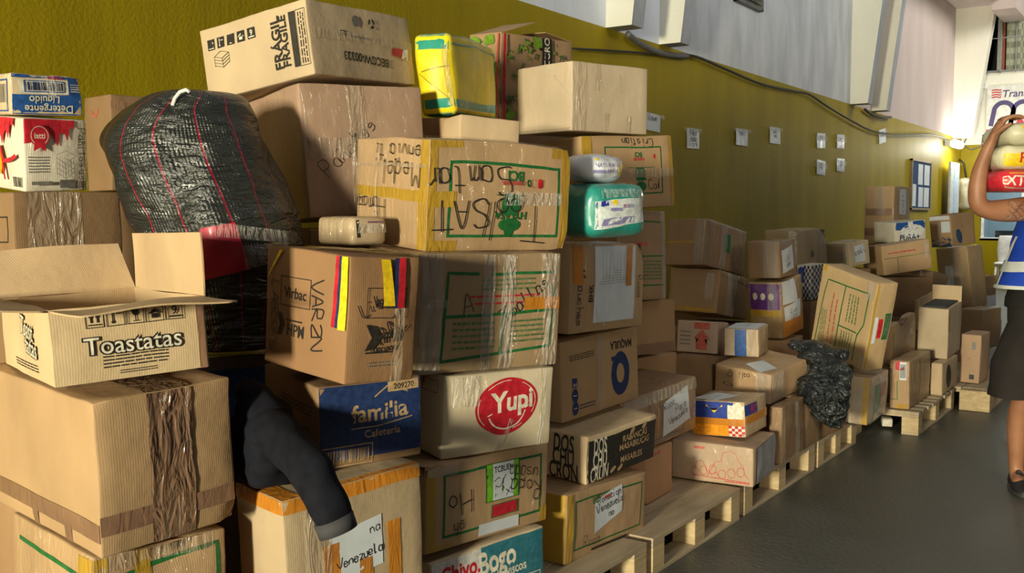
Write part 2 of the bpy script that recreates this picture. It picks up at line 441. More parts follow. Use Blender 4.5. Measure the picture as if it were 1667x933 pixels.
_txt = {}
def text_geo(s, bold=0.0):
    k = (s, bold)
    if k in _txt: return _txt[k]
    cu = bpy.data.curves.new('t', 'FONT'); cu.body = s; cu.size = 1; cu.offset = bold; cu.resolution_u = 3; cu.align_x = 'LEFT'
    o = bpy.data.objects.new('t', cu); COL.objects.link(o)
    dg = bpy.context.evaluated_depsgraph_get()
    me = bpy.data.meshes.new_from_object(o.evaluated_get(dg))
    bm = bmesh.new(); bm.from_mesh(me)
    xs = [q.co.x for q in bm.verts] or [0]; ys = [q.co.y for q in bm.verts] or [0]
    cuts = [((0, y_, 0), (0, 1, 0)) for y_ in [min(ys) + .14 * i for i in range(1, int((max(ys) - min(ys)) / .14) + 1)]] + [((x_, 0, 0), (1, 0, 0)) for x_ in [min(xs) + .3 * i for i in range(1, int((max(xs) - min(xs)) / .3) + 1)]]
    for co, no in cuts:
        bmesh.ops.bisect_plane(bm, geom=bm.verts[:] + bm.edges[:] + bm.faces[:], plane_co=co, plane_no=no, dist=1e-5)
    bm.verts.index_update()
    v = [(q.co.x, q.co.y) for q in bm.verts]; f = [tuple(q.index for q in p.verts) for p in bm.faces]; bm.free()
    bpy.data.objects.remove(o); bpy.data.curves.remove(cu); bpy.data.meshes.remove(me)
    w_ = max([p[0] for p in v] or [0])
    _txt[k] = (v, f, w_)
    return _txt[k]


# ------------------------------------------------------------------ soft cuboid: cartons, packs
AX = {'R': (0, 2, 1, -1), 'L': (1, 2, 0, -1), 'T': (0, 1, 2, 1), 'X': (1, 2, 0, 1), 'K': (0, 2, 1, 1), 'D': (0, 1, 2, -1)}
class Soft:
    def __init__(s, A, B, H, r=.006, bulge=.006, amp=.005, freq=4.5, seed=0, step=.035, dents=(), amp2=0.0018):
        s.D = (A, B, H); s.r = min(r, .48 * min(A, B, H)); s.bulge = bulge; s.amp = amp; s.freq = freq
        s.seed = Vector((seed * 3.7 + .3, seed * 1.9, seed * .77)); s.step = step; s.dents = dents; s.amp2 = amp2
        s.off = Vector((-A / 2, -B / 2, 0))
    def deform(s, p, off=0.0, n0=None):
        D = s.D; r = s.r
        inner = Vector([min(max(p[i], r), D[i] - r) for i in range(3)])
        d = Vector(p) - inner
        n = d.normalized() if d.length > 1e-7 else Vector(n0 or (0, 0, 1))
        q = inner + n * r
        for k in range(3):
            if abs(n[k]) > .01:
                wv = 1
                for j in range(3):
                    if j != k:
                        u = 2 * (p[j] - D[j] / 2) / D[j]; wv *= max(0, 1 - u * u)
                q[k] += n[k] * s.bulge * wv * (.15 if k == 2 else 1)
        nv = noise.noise_vector(q * s.freq + s.seed) * s.amp + noise.noise_vector(q * s.freq * 4 + s.seed * 2) * s.amp2
        # keep the base flat so that it rests on what carries it
        fz = min(1, max(0, p[2] / (D[2] * .3)))
        nv.z *= fz
        q += nv
        for (c, rad, dep) in s.dents:
            v = Vector(p) - Vector((c[0] * D[0], c[1] * D[1], c[2] * D[2]))
            if v.length < rad:
                q -= n * dep * (1 - (v.length / rad) ** 2) ** 2
        return q + n * off + s.off
    def pt(s, face, u, v, off=0.001):
        """u right, v up in metres as seen from outside"""
        a, b, k, sg = AX[face]
        p = [0, 0, 0]
        D = s.D
        if face in ('L', 'K'): u = D[a] - u
        if face == 'D': v = D[b] - v
        p[a] = u; p[b] = v; p[k] = D[k] if sg > 0 else 0
        n0 = [0, 0, 0]; n0[k] = sg
        # exact face normal offset
        q = s.deform(p, 0.0, n0)
        return q + Vector(n0) * off
    def size(s, face):
        a, b, k, sg = AX[face]
        return s.D[a], s.D[b]
    def body(s):
        D = s.D; vs = []; idx = {}; fs = []
        def vid(p, n0):
            k = tuple(round(c, 5) for c in p)
            if k not in idx:
                idx[k] = len(vs); vs.append(s.deform(p, 0, n0))
            return idx[k]
        def lin(L):
            r = s.r
            n = max(2, int(round((L - 2 * r) / s.step)))
            m = [r + (L - 2 * r) * i / n for i in range(n + 1)]
            return [0, r * .35, ] + m + [L - r * .35, L]
        L = [lin(d) for d in D]
        for face, (a, b, k, sg) in AX.items():
            n0 = [0, 0, 0]; n0[k] = sg
            for i in range(len(L[a]) - 1):
                for j in range(len(L[b]) - 1):
                    q = []
                    for (ii, jj) in ((i, j), (i + 1, j), (i + 1, j + 1), (i, j + 1)):
                        p = [0, 0, 0]; p[a] = L[a][ii]; p[b] = L[b][jj]; p[k] = D[k] if sg > 0 else 0
                        q.append(vid(p, n0))
                    nn = [0, 0, 0]
                    # orientation
                    e1 = [0, 0, 0]; e1[a] = 1; e2 = [0, 0, 0]; e2[b] = 1
                    if Vector(e1).cross(Vector(e2)).dot(Vector(n0)) < 0: q = q[::-1]
                    fs.append(tuple(q))
        return vs, fs


class Marks:
    """print, handwriting, tape and paper lying on the faces of one soft cuboid"""
    def __init__(s, soft): s.s = soft; s.parts = {}; s.k = 0; s.n = 0; s.hold = False
    def mb(s, name, mat):
        if name not in ('printed_marks', 'marker_writing', 'printed_form', 'handwriting', 'lettering') and not s.hold: s.n += 1
        key = (name + ('' if name in ('printed_marks', 'marker_writing', 'printed_form', 'handwriting', 'lettering') else str(s.n)), mat.name)
        if key not in s.parts: s.parts[key] = (MB(), mat, name)
        return s.parts[key][0]
    def lift(s):
        s.k += 1
        return .0011 + .00009 * s.k
    def xf(s, face, u, v, rot):
        W, H = s.s.size(face); c, sn = math.cos(rot), math.sin(rot)
        return lambda x, y: (u * W + c * x - sn * y, v * H + sn * x + c * y)
    def quad(s, face, P, mat, name='printed_marks', nx=None, ny=None, off=None, wob=0.0):
        """P: four corner points (u,v fractions) counter-clockwise from lower left"""
        W, H = s.s.size(face); off = off or s.lift()
        q = [(p[0] * W, p[1] * H) for p in P]
        def d(a, b): return math.hypot(a[0] - b[0], a[1] - b[1])
        nx = nx or max(1, int(max(d(q[0], q[1]), d(q[3], q[2])) / .022)); ny = ny or max(1, int(max(d(q[0], q[3]), d(q[1], q[2])) / .022))
        v = []
        for j in range(ny + 1):
            for i in range(nx + 1):
                a = i / nx; b = j / ny
                x = (q[0][0] * (1 - a) + q[1][0] * a) * (1 - b) + (q[3][0] * (1 - a) + q[2][0] * a) * b
                y = (q[0][1] * (1 - a) + q[1][1] * a) * (1 - b) + (q[3][1] * (1 - a) + q[2][1] * a) * b
                o2 = off
                if wob: o2 += wob * (.5 + .5 * noise.noise(Vector((x * 25, y * 25, off * 1e4))))
                v.append(s.s.pt(face, x, y, o2))
        f = [(j * (nx + 1) + i, j * (nx + 1) + i + 1, (j + 1) * (nx + 1) + i + 1, (j + 1) * (nx + 1) + i) for j in range(ny) for i in range(nx)]
        s.mb(name, mat).add(v, f)
    def rect(s, face, u0, v0, u1, v1, mat, name='printed_marks', wob=0.0):
        s.quad(face, [(u0, v0), (u1, v0), (u1, v1), (u0, v1)], mat, name, wob=wob)
    def line(s, face, pts, wd, mat, name='printed_marks', frac=True):
        W, H = s.s.size(face)
        P = [Vector((p[0] * W, p[1] * H)) if frac else Vector(p) for p in pts]
        Q = [P[0]]
        for a, b in zip(P, P[1:]):
            n = max(1, int((b - a).length / .02))
            Q += [a.lerp(b, (i + 1) / n) for i in range(n)]
        off = s.lift(); v = []
        for i, p in enumerate(Q):
            t = (Q[min(i + 1, len(Q) - 1)] - Q[max(0, i - 1)])
            t = t.normalized() if t.length > 1e-9 else Vector((1, 0))
            nn = Vector((-t.y, t.x)) * wd / 2
            for sg in (1, -1):
                r = p + nn * sg; v.append(s.s.pt(face, r.x, r.y, off))
        s.mb(name, mat).add(v, [(2 * i, 2 * i + 1, 2 * i + 3, 2 * i + 2) for i in range(len(Q) - 1)])
    def frame(s, face, u0, v0, u1, v1, wd, mat, name='printed_marks'):
        W, H = s.s.size(face); a = wd / 2 / W; b = wd / 2 / H
        for pts in (((u0 - a, v0), (u1 + a, v0)), ((u1, v0 + b), (u1, v1 - b)), ((u1 + a, v1), (u0 - a, v1)), ((u0, v1 - b), (u0, v0 + b))):
            s.line(face, pts, wd, mat, name)
    def text(s, face, st, u, v, size, mat, rot=0, bold=0.0, align='c', sx=1.0, name='printed_marks', arc=0.0):
        vv, ff, w_ = text_geo(st, bold); off = s.lift()
        f = s.xf(face, u, v, rot)
        dx = {'l': 0, 'c': -w_ * size * sx / 2, 'r': -w_ * size * sx}[align]
        out = []
        for (x, y) in vv:
            X = x * size * sx + dx; Y = (y - .35) * size
            if arc: Y += arc * (X * X) / (w_ * size * sx / 2) ** 2 * size
            a, b = f(X, Y); out.append(s.s.pt(face, a, b, off))
        s.mb(name, mat).add(out, ff)
    def hand(s, face, st, u, v, size, rot=0, wd=.004, seed=1, mat=None, name='marker_writing', align='c'):
        strokes, w_ = hand_strokes(st, size, seed)
        f = s.xf(face, u, v, rot); dx = -w_ / 2 if align == 'c' else 0
        for q in strokes:
            s.line(face, [f(x + dx, y - size * .4) for x, y in q], wd, mat or MARK, name, frac=False)
    def ell(s, face, u, v, rx, ry, mat, rot=0, name='printed_marks', n=40, rings=3, a0=0, a1=2 * PI, inner=0.0):
        f = s.xf(face, u, v, rot); off = s.lift(); V = []
        for k in range(rings + 1):
            rr = inner + (1 - inner) * k / rings
            for i in range(n + 1):
                th = a0 + (a1 - a0) * i / n
                a, b = f(rx * rr * math.cos(th), ry * rr * math.sin(th)); V.append(s.s.pt(face, a, b, off))
        F = [(k * (n + 1) + i, (k + 1) * (n + 1) + i, (k + 1) * (n + 1) + i + 1, k * (n + 1) + i + 1) for k in range(rings) for i in range(n)]
        s.mb(name, mat).add(V, F)
    def poly(s, face, u, v, pts, mat, rot=0, name='printed_marks'):
        """small convex or star shaped outline in metres round its centre"""
        f = s.xf(face, u, v, rot); off = s.lift(); n = len(pts)
        cx = sum(p[0] for p in pts) / n; cy = sum(p[1] for p in pts) / n
        V = [s.s.pt(face, *f(cx, cy), off)] + [s.s.pt(face, *f(x, y), off) for x, y in pts]
        s.mb(name, mat).add(V, [(0, 1 + i, 1 + (i + 1) % n) for i in range(n)])
    def smalltext(s, face, u0, v0, u1, v1, n, mat, seed=1, name='printed_marks', vert=False):
        """rows of tiny print too small to read"""
        rnd = random.Random(seed); W, H = s.s.size(face)
        for i in range(n):
            t = (i + .5) / n
            h = .20 / n
            x = 0
            while x < 1:
                L = rnd.uniform(.05, .16)
                e = min(1, x + L)
                if vert:
                    uu = u0 + (u1 - u0) * t; hw = (u1 - u0) * h
                    s.quad(face, [(uu - hw, v0 + (v1 - v0) * x), (uu + hw, v0 + (v1 - v0) * x), (uu + hw, v0 + (v1 - v0) * e), (uu - hw, v0 + (v1 - v0) * e)], mat, name, 1, 1, off=.0016)
                else:
                    vv = v1 + (v0 - v1) * t; hh = (v1 - v0) * h
                    s.quad(face, [(u0 + (u1 - u0) * x, vv - hh), (u0 + (u1 - u0) * e, vv - hh), (u0 + (u1 - u0) * e, vv + hh), (u0 + (u1 - u0) * x, vv + hh)], mat, name, 1, 1, off=.0016)
                x = e + rnd.uniform(.015, .035)
    def barcode(s, face, u0, v0, u1, v1, mat, seed=3, name='printed_marks'):
        rnd = random.Random(seed); x = 0
        while x < 1:
            wv = rnd.choice((.012, .02, .035)); s.quad(face, [(u0 + (u1 - u0) * x, v0), (u0 + (u1 - u0) * min(1, x + wv), v0), (u0 + (u1 - u0) * min(1, x + wv), v1), (u0 + (u1 - u0) * x, v1)], mat, name, 1, None, off=.0017)
            x += wv + rnd.choice((.012, .02, .03))
    def tape(s, segs, mat, name='packing_tape', wob=.0012):
        for (face, u0, v0, u1, v1) in segs: s.rect(face, u0, v0, u1, v1, mat, name, wob=wob)
    def finish(s, parent, smoothnames=('packing_tape', 'paper_label', 'tape_strip')):
        for (name, _), (mb, mat, nm) in s.parts.items():
            o = mb.build(nm, mat, parent, smooth=True)


def carton(key, label, mat, feats=None, name='cardboard_box', cat='box', group=None, r=.006, bulge=.006, amp=.005, amp2=.0018, freq=4.5, dents=(), dims=None, body_name='carton', rot=None, loc=None, seed=None, step=.035):
    if loc is None:
        x, y, z, yw, tx, ty, A, B, H = TABLE[key]
        M = Matrix.Rotation(yw, 3, 'Z') @ Matrix.Rotation(tx, 3, 'X') @ Matrix.Rotation(ty, 3, 'Y')
        loc = Vector((x, y, z)) + M @ Vector((A / 2, B / 2, 0)); rot = M.to_euler()
    else:
        A, B, H = dims
    t = thing(name, label, cat, loc, rot, group)
    sf = Soft(A, B, H, r, bulge, amp, freq, seed if seed is not None else (sum(map(ord, key)) % 97), dents=dents, step=step, amp2=amp2)
    v, f = sf.body()
    mesh_obj(body_name, v, f, mat, t, True)
    mk = Marks(sf)
    if feats: feats(mk, sf)
    mk.finish(t)
    return t, sf
# ------------------------------------------------------------------ the hall
WY = 4.0          # side wall
FX = 21.5         # far wall
ZL = 2.84         # top of the yellow paint
def wall_mat(name, col, c2, rough, streak=.5, sc=3.0, coat=0.0):
    m, t, b = nt(name)
    mp, nz, cr = noise_col(t, b, col, c2, sc, 8, stretch=(1, 1, .3), lo=.3, hi=.72)
    b.inputs['Roughness'].default_value = rough; b.inputs['Specular IOR Level'].default_value = .2
    tc = N(t, 'ShaderNodeTexCoord'); mp2 = N(t, 'ShaderNodeMapping'); mp2.inputs['Scale'].default_value = (9, 9, .8)
    t.links.new(tc.outputs['Object'], mp2.inputs[0])
    n2 = N(t, 'ShaderNodeTexNoise'); n2.inputs['Scale'].default_value = 2.2; n2.inputs['Detail'].default_value = 6
    t.links.new(mp2.outputs[0], n2.inputs['Vector'])
    b1 = bump(t, n2.outputs[0], .005 * streak)
    n3 = N(t, 'ShaderNodeTexNoise'); n3.inputs['Scale'].default_value = 55; n3.inputs['Detail'].default_value = 3
    t.links.new(tc.outputs['Object'], n3.inputs['Vector'])
    b2 = bump(t, n3.outputs[0], .003, 1, b1.outputs[0])
    t.links.new(b2.outputs[0], b.inputs['Normal'])
    if coat: b.inputs['Coat Weight'].default_value = coat; b.inputs['Coat Roughness'].default_value = .35
    return m
M_YEL = wall_mat('olive_yellow_gloss_paint', (.265, .195, .0015), (.35, .262, .003), .55, .5, coat=.06)
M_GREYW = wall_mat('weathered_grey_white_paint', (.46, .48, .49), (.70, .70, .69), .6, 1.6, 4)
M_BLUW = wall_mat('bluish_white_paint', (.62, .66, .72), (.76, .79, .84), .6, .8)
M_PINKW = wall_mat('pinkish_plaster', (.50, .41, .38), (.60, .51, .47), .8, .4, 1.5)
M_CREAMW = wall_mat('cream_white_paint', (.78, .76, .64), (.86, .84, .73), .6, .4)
M_RIBSHADE = wall_mat('shaded_rib_grey', (.30, .31, .33), (.46, .47, .49), .8, .6, 8)

m, t, b = nt('concrete_floor'); M_FLOOR = m
mp, nz, cr = noise_col(t, b, (.060, .062, .052), (.125, .122, .10), 1.6, 9, lo=.3, hi=.75)
b.inputs['Roughness'].default_value = .42
n3 = N(t, 'ShaderNodeTexNoise'); n3.inputs['Scale'].default_value = 40; n3.inputs['Detail'].default_value = 5
t.links.new(mp.outputs[0], n3.inputs['Vector'])
t.links.new(bump(t, n3.outputs[0], .004).outputs[0], b.inputs['Normal'])
mr = N(t, 'ShaderNodeMapRange'); mr.inputs[3].default_value = .3; mr.inputs[4].default_value = .62
t.links.new(nz.outputs[0], mr.inputs[0]); t.links.new(mr.outputs[0], b.inputs['Roughness'])

def struct(name, mb, mat, smooth=False):
    return tag(mb.build(name, mat, None, smooth), kind='structure')
struct('floor', MB().box((-12, -9, -.1), (27, WY + .3, 0)), M_FLOOR)
struct('wall_left', MB().box((-12, WY, 0), (FX, WY + .25, ZL)), M_YEL)
U = 6.4
struct('wall_left_upper_1', MB().box((-12, WY, ZL), (8.2, WY + .25, U)), M_BLUW)
struct('wall_left_upper_2', MB().box((8.2, WY, ZL), (13.93, WY + .25, U)), M_GREYW)
struct('wall_left_upper_3', MB().box((13.93, WY, ZL), (FX, WY + .25, U)), M_PINKW)
# tapered concrete frame ribs, deeper towards the roof
def rib(n, x, th, p0, p1, z0=ZL, mat=(M_CREAMW, M_RIBSHADE)):
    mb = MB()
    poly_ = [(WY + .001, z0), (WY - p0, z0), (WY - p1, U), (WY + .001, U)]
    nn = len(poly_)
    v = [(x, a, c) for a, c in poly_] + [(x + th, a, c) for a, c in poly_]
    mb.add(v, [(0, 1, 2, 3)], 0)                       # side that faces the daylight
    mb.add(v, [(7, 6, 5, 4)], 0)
    mb.add(v, [(1, 5, 6, 2), (0, 4, 5, 1), (3, 2, 6, 7)], 1)  # front, underside and top greyer: shade put into the colour
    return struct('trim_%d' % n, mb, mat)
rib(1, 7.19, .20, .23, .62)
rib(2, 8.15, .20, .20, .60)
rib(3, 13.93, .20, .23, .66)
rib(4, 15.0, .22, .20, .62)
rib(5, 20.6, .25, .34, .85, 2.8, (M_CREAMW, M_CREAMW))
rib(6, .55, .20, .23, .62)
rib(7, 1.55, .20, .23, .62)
struct('trim_8', MB().box((15.4, 3.1, 5.2), (FX, 3.99, 5.55)).box((20.0, 2.9, 5.0), (21.4, 3.3, 5.5)), M_PINKW)

# far wall: parapet, glass front, sign wall, barred window
OY0 = -4.0
M_OFF = wall_mat('pale_blue_partition', (.36, .46, .52), (.46, .55, .60), .5, .1)
mbw = MB()
mbw.box((FX, OY0, 2.72), (FX + .2, WY, 4.08))
mbw.box((FX, OY0, 5.6), (FX + .2, WY, U))
mbw.box((FX, OY0, 4.08), (FX + .2, .9, 5.6))
mbw.box((FX, 3.72, 4.08), (FX + .2, WY, 5.6))
struct('wall_far_upper', mbw, M_CREAMW)
struct('wall_far_lower', MB().box((FX, OY0, 0), (FX + .15, 3.62, .9)).box((FX, 3.62, 0), (FX + .15, WY, 2.72)), M_YEL)
struct('wall_office_back', MB().box((FX + 3.2, OY0, 0), (FX + 3.3, WY, 4.0)).box((FX + .15, WY, 0), (FX + 3.3, WY + .1, 4.0)).box((FX + .2, OY0, 2.9), (FX + 3.3, WY, 3.0)), M_OFF)
struct('wall_far_right', MB().box((FX, -9, 0), (FX + .2, OY0, U)), M_CREAMW)

M_FRAME = plain('dull_metal_frame', (.30, .30, .28), .5, .3)
M_GLASS, t, b = nt('pane_glass')
b.inputs['Base Color'].default_value = (.8, .9, .92, 1); b.inputs['Transmission Weight'].default_value = 1; b.inputs['Roughness'].default_value = .02; b.inputs['IOR'].default_value = 1.1
# window_1: barred upper window with a patterned curtain
wd = MB(); y0, y1, z0, z1 = .9, 3.72, 4.08, 5.6
for (a, c, e, f_) in ((y0, y1, z0, z0 + .05), (y0, y1, z1 - .05, z1), (y0, y0 + .05, z0, z1), (y1 - .05, y1, z0, z1), (3.34, 3.42, z0, z1), (2.1, 2.16, z0, z1)):
    wd.box((FX + .05, a, e), (FX + .12, c, f_))
win = struct('window_1', wd, M_FRAME)
bars = MB()
y = 1.0
while y < 3.75:
    bars.tube([(FX - .04, y, z0 - .02), (FX - .04, y, z1 + .02)], .011, 6); y += .26
for z in (z0 + .02, 4.72, 5.35): bars.tube([(FX - .05, y0, z), (FX - .05, y1 + .05, z)], .011, 6)
bars.build('window_bars', M_FRAME, win)
m, t, b = nt('check_curtain'); M_CURT = m
tc = N(t, 'ShaderNodeTexCoord'); ck = N(t, 'ShaderNodeTexChecker'); ck.inputs['Scale'].default_value = 9
mpc = N(t, 'ShaderNodeMapping'); t.links.new(tc.outputs['Object'], mpc.inputs[0]); t.links.new(mpc.outputs[0], ck.inputs['Vector'])
ck.inputs['Color1'].default_value = (.36, .37, .26, 1); ck.inputs['Color2'].default_value = (.22, .23, .16, 1); t.links.new(ck.outputs[0], b.inputs['Base Color'])
b.inputs['Roughness'].default_value = .9
cv = []; cf = []
nn = 90
for i in range(nn + 1):
    yy = y0 + .02 + (3.26 - y0) * i / nn
    xx = FX + .17 + .025 * math.sin(i * .9)
    cv += [(xx, yy, z0 + .04), (xx, yy, z1 - .03)]
cf = [(2 * i, 2 * i + 1, 2 * i + 3, 2 * i + 2) for i in range(nn)]
tag(mesh_obj('window_curtain', cv, cf, M_CURT, None, True), 'green checked curtain behind the barred upper window', 'curtain')
MB().box((FX + .12, 3.30, z0 + .05), (FX + .16, 3.36, z1 - .05)).build('window_jamb', plain('reddish_wood', (.30, .07, .03), .6), win)
MB().box((FX + .2, y0, z0), (FX + .9, y0 + .03, z1)).box((FX + .9, y0, z0), (FX + .95, 3.72, z1)).build('window_recess', plain('dark_room', (.03, .03, .025), .9), win)
# window_2: glass front of the office over the parapet
wd = MB()
for yy in (3.56, 2.86, 2.0, 1.1, .2): wd.box((FX + .05, yy, .9), (FX + .11, yy + .05, 2.72))
wd.box((FX + .0, OY0, .86), (FX + .24, 3.62, .92)); wd.box((FX + .05, OY0, 2.66), (FX + .11, 3.62, 2.72))
win2 = struct('window_2', wd, plain('white_frame', (.7, .72, .7), .4))
MB().box((FX + .07, .25, .93), (FX + .08, 3.56, 2.66)).build('window_pane', M_GLASS, win2)
area('office_light', (FX + 1.6, 2.4, 2.85), (FX + 1.7, 2.4, 0), 1.5, 2.5, 60, (.95, 1, 1))

# ------------------------------------------------------------------ fittings on the walls
def wallpt(px, py, Y=WY - .045):
    """where the sight line through a picture point meets the side wall"""
    f = Vector((math.cos(YAW) * math.cos(PITCH), math.sin(YAW) * math.cos(PITCH), -math.sin(PITCH)))
    r = Vector((math.sin(YAW), -math.cos(YAW), 0)); u = r.cross(f)
    d = f + r * (px - 833.5) / FPX - u * (py - 466.5) / FPX
    return Vector((0, 0, CAM_H)) + d * (Y / d.y)
M_CABLE = plain('black_cable', (.03, .028, .025), .5)
M_CONDUIT = plain('grey_conduit', (.13, .13, .12), .5)
def cable(name, pts, r, mat, label, smoothn=6):
    P = [tuple(wallpt(*p)) for p in pts]
    Q = []
    q = [P[0]] + P + [P[-1]]
    for i in range(1, len(q) - 2):
        for k in range(smoothn):
            t_ = k / smoothn
            Q.append(tuple(.5 * ((2 * q[i][a]) + (-q[i-1][a] + q[i+1][a]) * t_ + (2*q[i-1][a] - 5*q[i][a] + 4*q[i+1][a] - q[i+2][a]) * t_*t_ + (-q[i-1][a] + 3*q[i][a] - 3*q[i+1][a] + q[i+2][a]) * t_**3) for a in range(3)))
    Q.append(P[-1])
    return tag(MB().tube(Q, r, 7).build(name, mat, None, True), label, 'cable')
cable('electric_cable', [(1100, 88), (1135, 93), (1180, 112), (1240, 137), (1290, 148), (1316, 153), (1345, 172), (1380, 193), (1420, 213), (1460, 219), (1515, 219), (1545, 228)], .013, M_CABLE, 'long dark cable sagging along the yellow wall under the concrete ribs')
cable('wall_cable', [(932, 79), (1000, 83), (1060, 87), (1105, 89)], .009, M_CABLE, 'thin dark cable running level to the cable knot on the wall')
cable('cable_bundle', [(1022, 55), (1035, 66), (1055, 78), (1075, 86), (1095, 90), (1118, 91)], .026, M_CONDUIT, 'thick grey cable bundle drooping under the first pair of ribs')
cable('short_cable', [(1408, 178), (1420, 186), (1438, 191), (1450, 191)], .02, M_CABLE, 'short dark cable tucked under the second pair of ribs')
# small louvred vent
vx = 10.16
v_ = thing('wall_vent', 'small dark grey louvred vent high on the weathered wall', 'vent', (vx, WY, 3.5))
MB().box((-.36, -.05, 0), (.36, -.001, .03)).box((-.36, -.05, .30), (.36, -.001, .33)).box((-.36, -.05, 0), (-.33, -.001, .33)).box((.33, -.05, 0), (.36, -.001, .33)).build('frame', M_CONDUIT, v_)
lv = MB()
for i in range(5): lv.add([(-.33, -.045, .05 + i * .05), (.33, -.045, .05 + i * .05), (.33, -.01, .085 + i * .05), (-.33, -.01, .085 + i * .05)], [(0, 1, 2, 3)])
lv.build('louvre', plain('dark_metal', (.05, .055, .06), .4, .5), v_)

# slips of paper taped up in a row
slips = [ # x, top z, w, h, tilt, label
 (8.72, 2.16, .275, .185, -.02, 'white slip with three lines of marker, nearest in the row on the yellow wall', ('PARA', 'nada', 'libre'), 0),
 (9.90, 2.24, .335, .17, 0, 'white slip taped second in the row on the yellow wall', ('cali',), 0),
 (10.88, 2.325, .33, .18, .0, 'white slip taped third in the row, its writing along the top', ('cali', 'uno'), 0),
 (12.52, 2.37, .33, .185, -.05, 'upper slip of the farther left pair, wide tape across its top', ('mas',), 1),
 (13.34, 2.405, .32, .18, -.04, 'upper slip of the farther right pair, wide tape across its middle', ('mas',), 1),
 (12.53, 2.035, .34, .18, .03, 'lower left slip of the four, directly under another slip', ('uno', 'tres'), 1),
 (13.36, 2.095, .33, .17, .0, 'lower right slip of the four, directly under another slip', ('uno', 'dos'), 1),
 (15.38, 2.62, .37, .205, -.15, 'tilted slip hanging alone, last in the row on the yellow wall', ('s',), 1),
 (7.83, 2.23, .33, .15, .03, 'white slip half hidden behind the plain beige box', ('llave',), 0)]
for i, (x, zt, w_, h_, ti, lab, words, ov) in enumerate(slips):
    sp = thing('paper_slip', lab, 'paper', (x + w_ / 2, WY - .012, zt - h_ / 2), (0, ti, 0), 'slips taped along the yellow wall')
    sf = Soft(w_, .003, h_, .001, 0, .004, 9, i, step=.05)
    sf.off = Vector((-w_ / 2, 0, -h_ / 2))
    v, f = sf.body(); mesh_obj('sheet', v, f, PAPER, sp, True)
    mk = Marks(sf)
    for k, wds in enumerate(words): mk.hand('R', wds, .5, .76 - .26 * k, .055, 0, .008, seed=i * 5 + k, name='handwriting')
    mk.finish(sp)
    tp = MB()
    for (a, c) in (((-.62, .30), (.62, .42)) if not ov else ((-.66, -.02), (.66, .30)),):
        pass
    n_ = 14; tv = []
    z_a, z_b = ((.30, .52) if not ov else (-.02, .34))
    for j in range(n_ + 1):
        xx = (-.72 + 1.44 * j / n_) * w_
        oo = -.006 - .003 * math.sin(j * 2.1 + i)
        tv += [(xx, oo, z_a * h_), (xx, oo, z_b * h_)]
    tp.add(tv, [(2 * j, 2 * j + 2, 2 * j + 3, 2 * j + 1) for j in range(n_)])
    tp.build('tape_strip', TFILM, sp, True)

# notice board with pinned sheets
nb = thing('notice_board', 'blue notice board with white sheets on the far yellow wall', 'notice board', (18.0, WY, 1.44))
MB().box((-.62, -.03, .03), (.72, -.004, .80)).build('panel', plain('navy_felt', (.01, .05, .13), .9), nb)
MB().box((-.66, -.045, 0), (.76, -.002, .03)).box((-.66, -.045, .80), (.76, -.002, .83)).box((-.66, -.045, 0), (-.62, -.002, .83)).box((.72, -.045, 0), (.76, -.002, .83)).build('frame', plain('wood_frame', (.28, .2, .1), .5), nb)
for (a, c, e, g) in ((-.20, .42, .12, .76), (.24, .42, .62, .76), (-.16, .05, .16, .38), (.24, .05, .60, .38), (-.58, .06, -.34, .42)):
    MB().box((a, -.038, c), (e, -.031, g)).build('sheet', PAPER, nb)
bn = thing('leaning_board', 'tall pale board leaning upright against the yellow wall by the lamp', 'board', (20.1, WY - .14, 0))
MB().box((-.35, -.02, .005), (.45, .02, 2.32), .006).build('panel', plain('pale_board', (.50, .52, .50), .5), bn)
MB().box((-.05, -.026, 1.35), (.2, -.021, 2.2)).build('stripe', plain('blue_grey', (.35, .5, .68), .5), bn)
# fluorescent lamp fixed at the wall corner
lp = thing('wall_lamp', 'glowing white lamp at the top of the yellow wall by the far corner', 'lamp', (20.2, WY - .16, 2.66))
m, t, b = nt('lamp_glow'); b.inputs['Emission Color'].default_value = (1, 1, .97, 1); b.inputs['Emission Strength'].default_value = 14; M_GLOW = m
MB().tube([(-.22, 0, 0), (.3, 0, 0)], .075, 14).build('tube', M_GLOW, lp, True)
MB().box((-.3, .05, -.04), (.38, .158, .05), .01).build('housing', plain('white_plastic', (.7, .7, .68), .4), lp)
pl = bpy.data.lights.new('lamp_light', 'POINT'); pl.energy = 45; pl.color = (1, .98, .85); pl.shadow_soft_size = .12
plo = bpy.data.objects.new('lamp_light', pl); COL.objects.link(plo); plo.location = (20.2, WY - .42, 2.60)

# sign on the far wall
sg = thing('wall_sign', 'white company sign with violet arches and red dots on the far wall', 'sign', (FX - .01, 3.2, 3.0))
MB().box((-.03, -2.6, -.08), (0, .36, .82)).build('panel', plain('sign_white', (.72, .71, .66), .5), sg)
M_VIO = ink('sign_violet', (.075, .055, .17)); M_SRED = ink('sign_red', (.55, .04, .06))
def flat_ribbon(pts, wd, x=-.034):
    mb = MB(); P = [Vector(p) for p in pts]; v = []
    for i, p in enumerate(P):
        t_ = (P[min(i + 1, len(P) - 1)] - P[max(0, i - 1)]).normalized(); nn = Vector((-t_.y, t_.x)) * wd / 2
        v += [(x, p.x + nn.x, p.y + nn.y), (x, p.x - nn.x, p.y - nn.y)]
    mb.add(v, [(2 * i, 2 * i + 1, 2 * i + 3, 2 * i + 2) for i in range(len(P) - 1)])
    return mb
def arch(y_, wdt, h, lean=.1):
    pts = [(y_, .06)]
    for k in range(13):
        th = PI - PI * k / 12
        pts.append((y_ - wdt / 2 - wdt / 2 * math.cos(th) * 1 - lean * .5, .06 + h - wdt * .5 + wdt * .5 * math.sin(th)))
    pts.append((y_ - wdt, .06))
    return pts
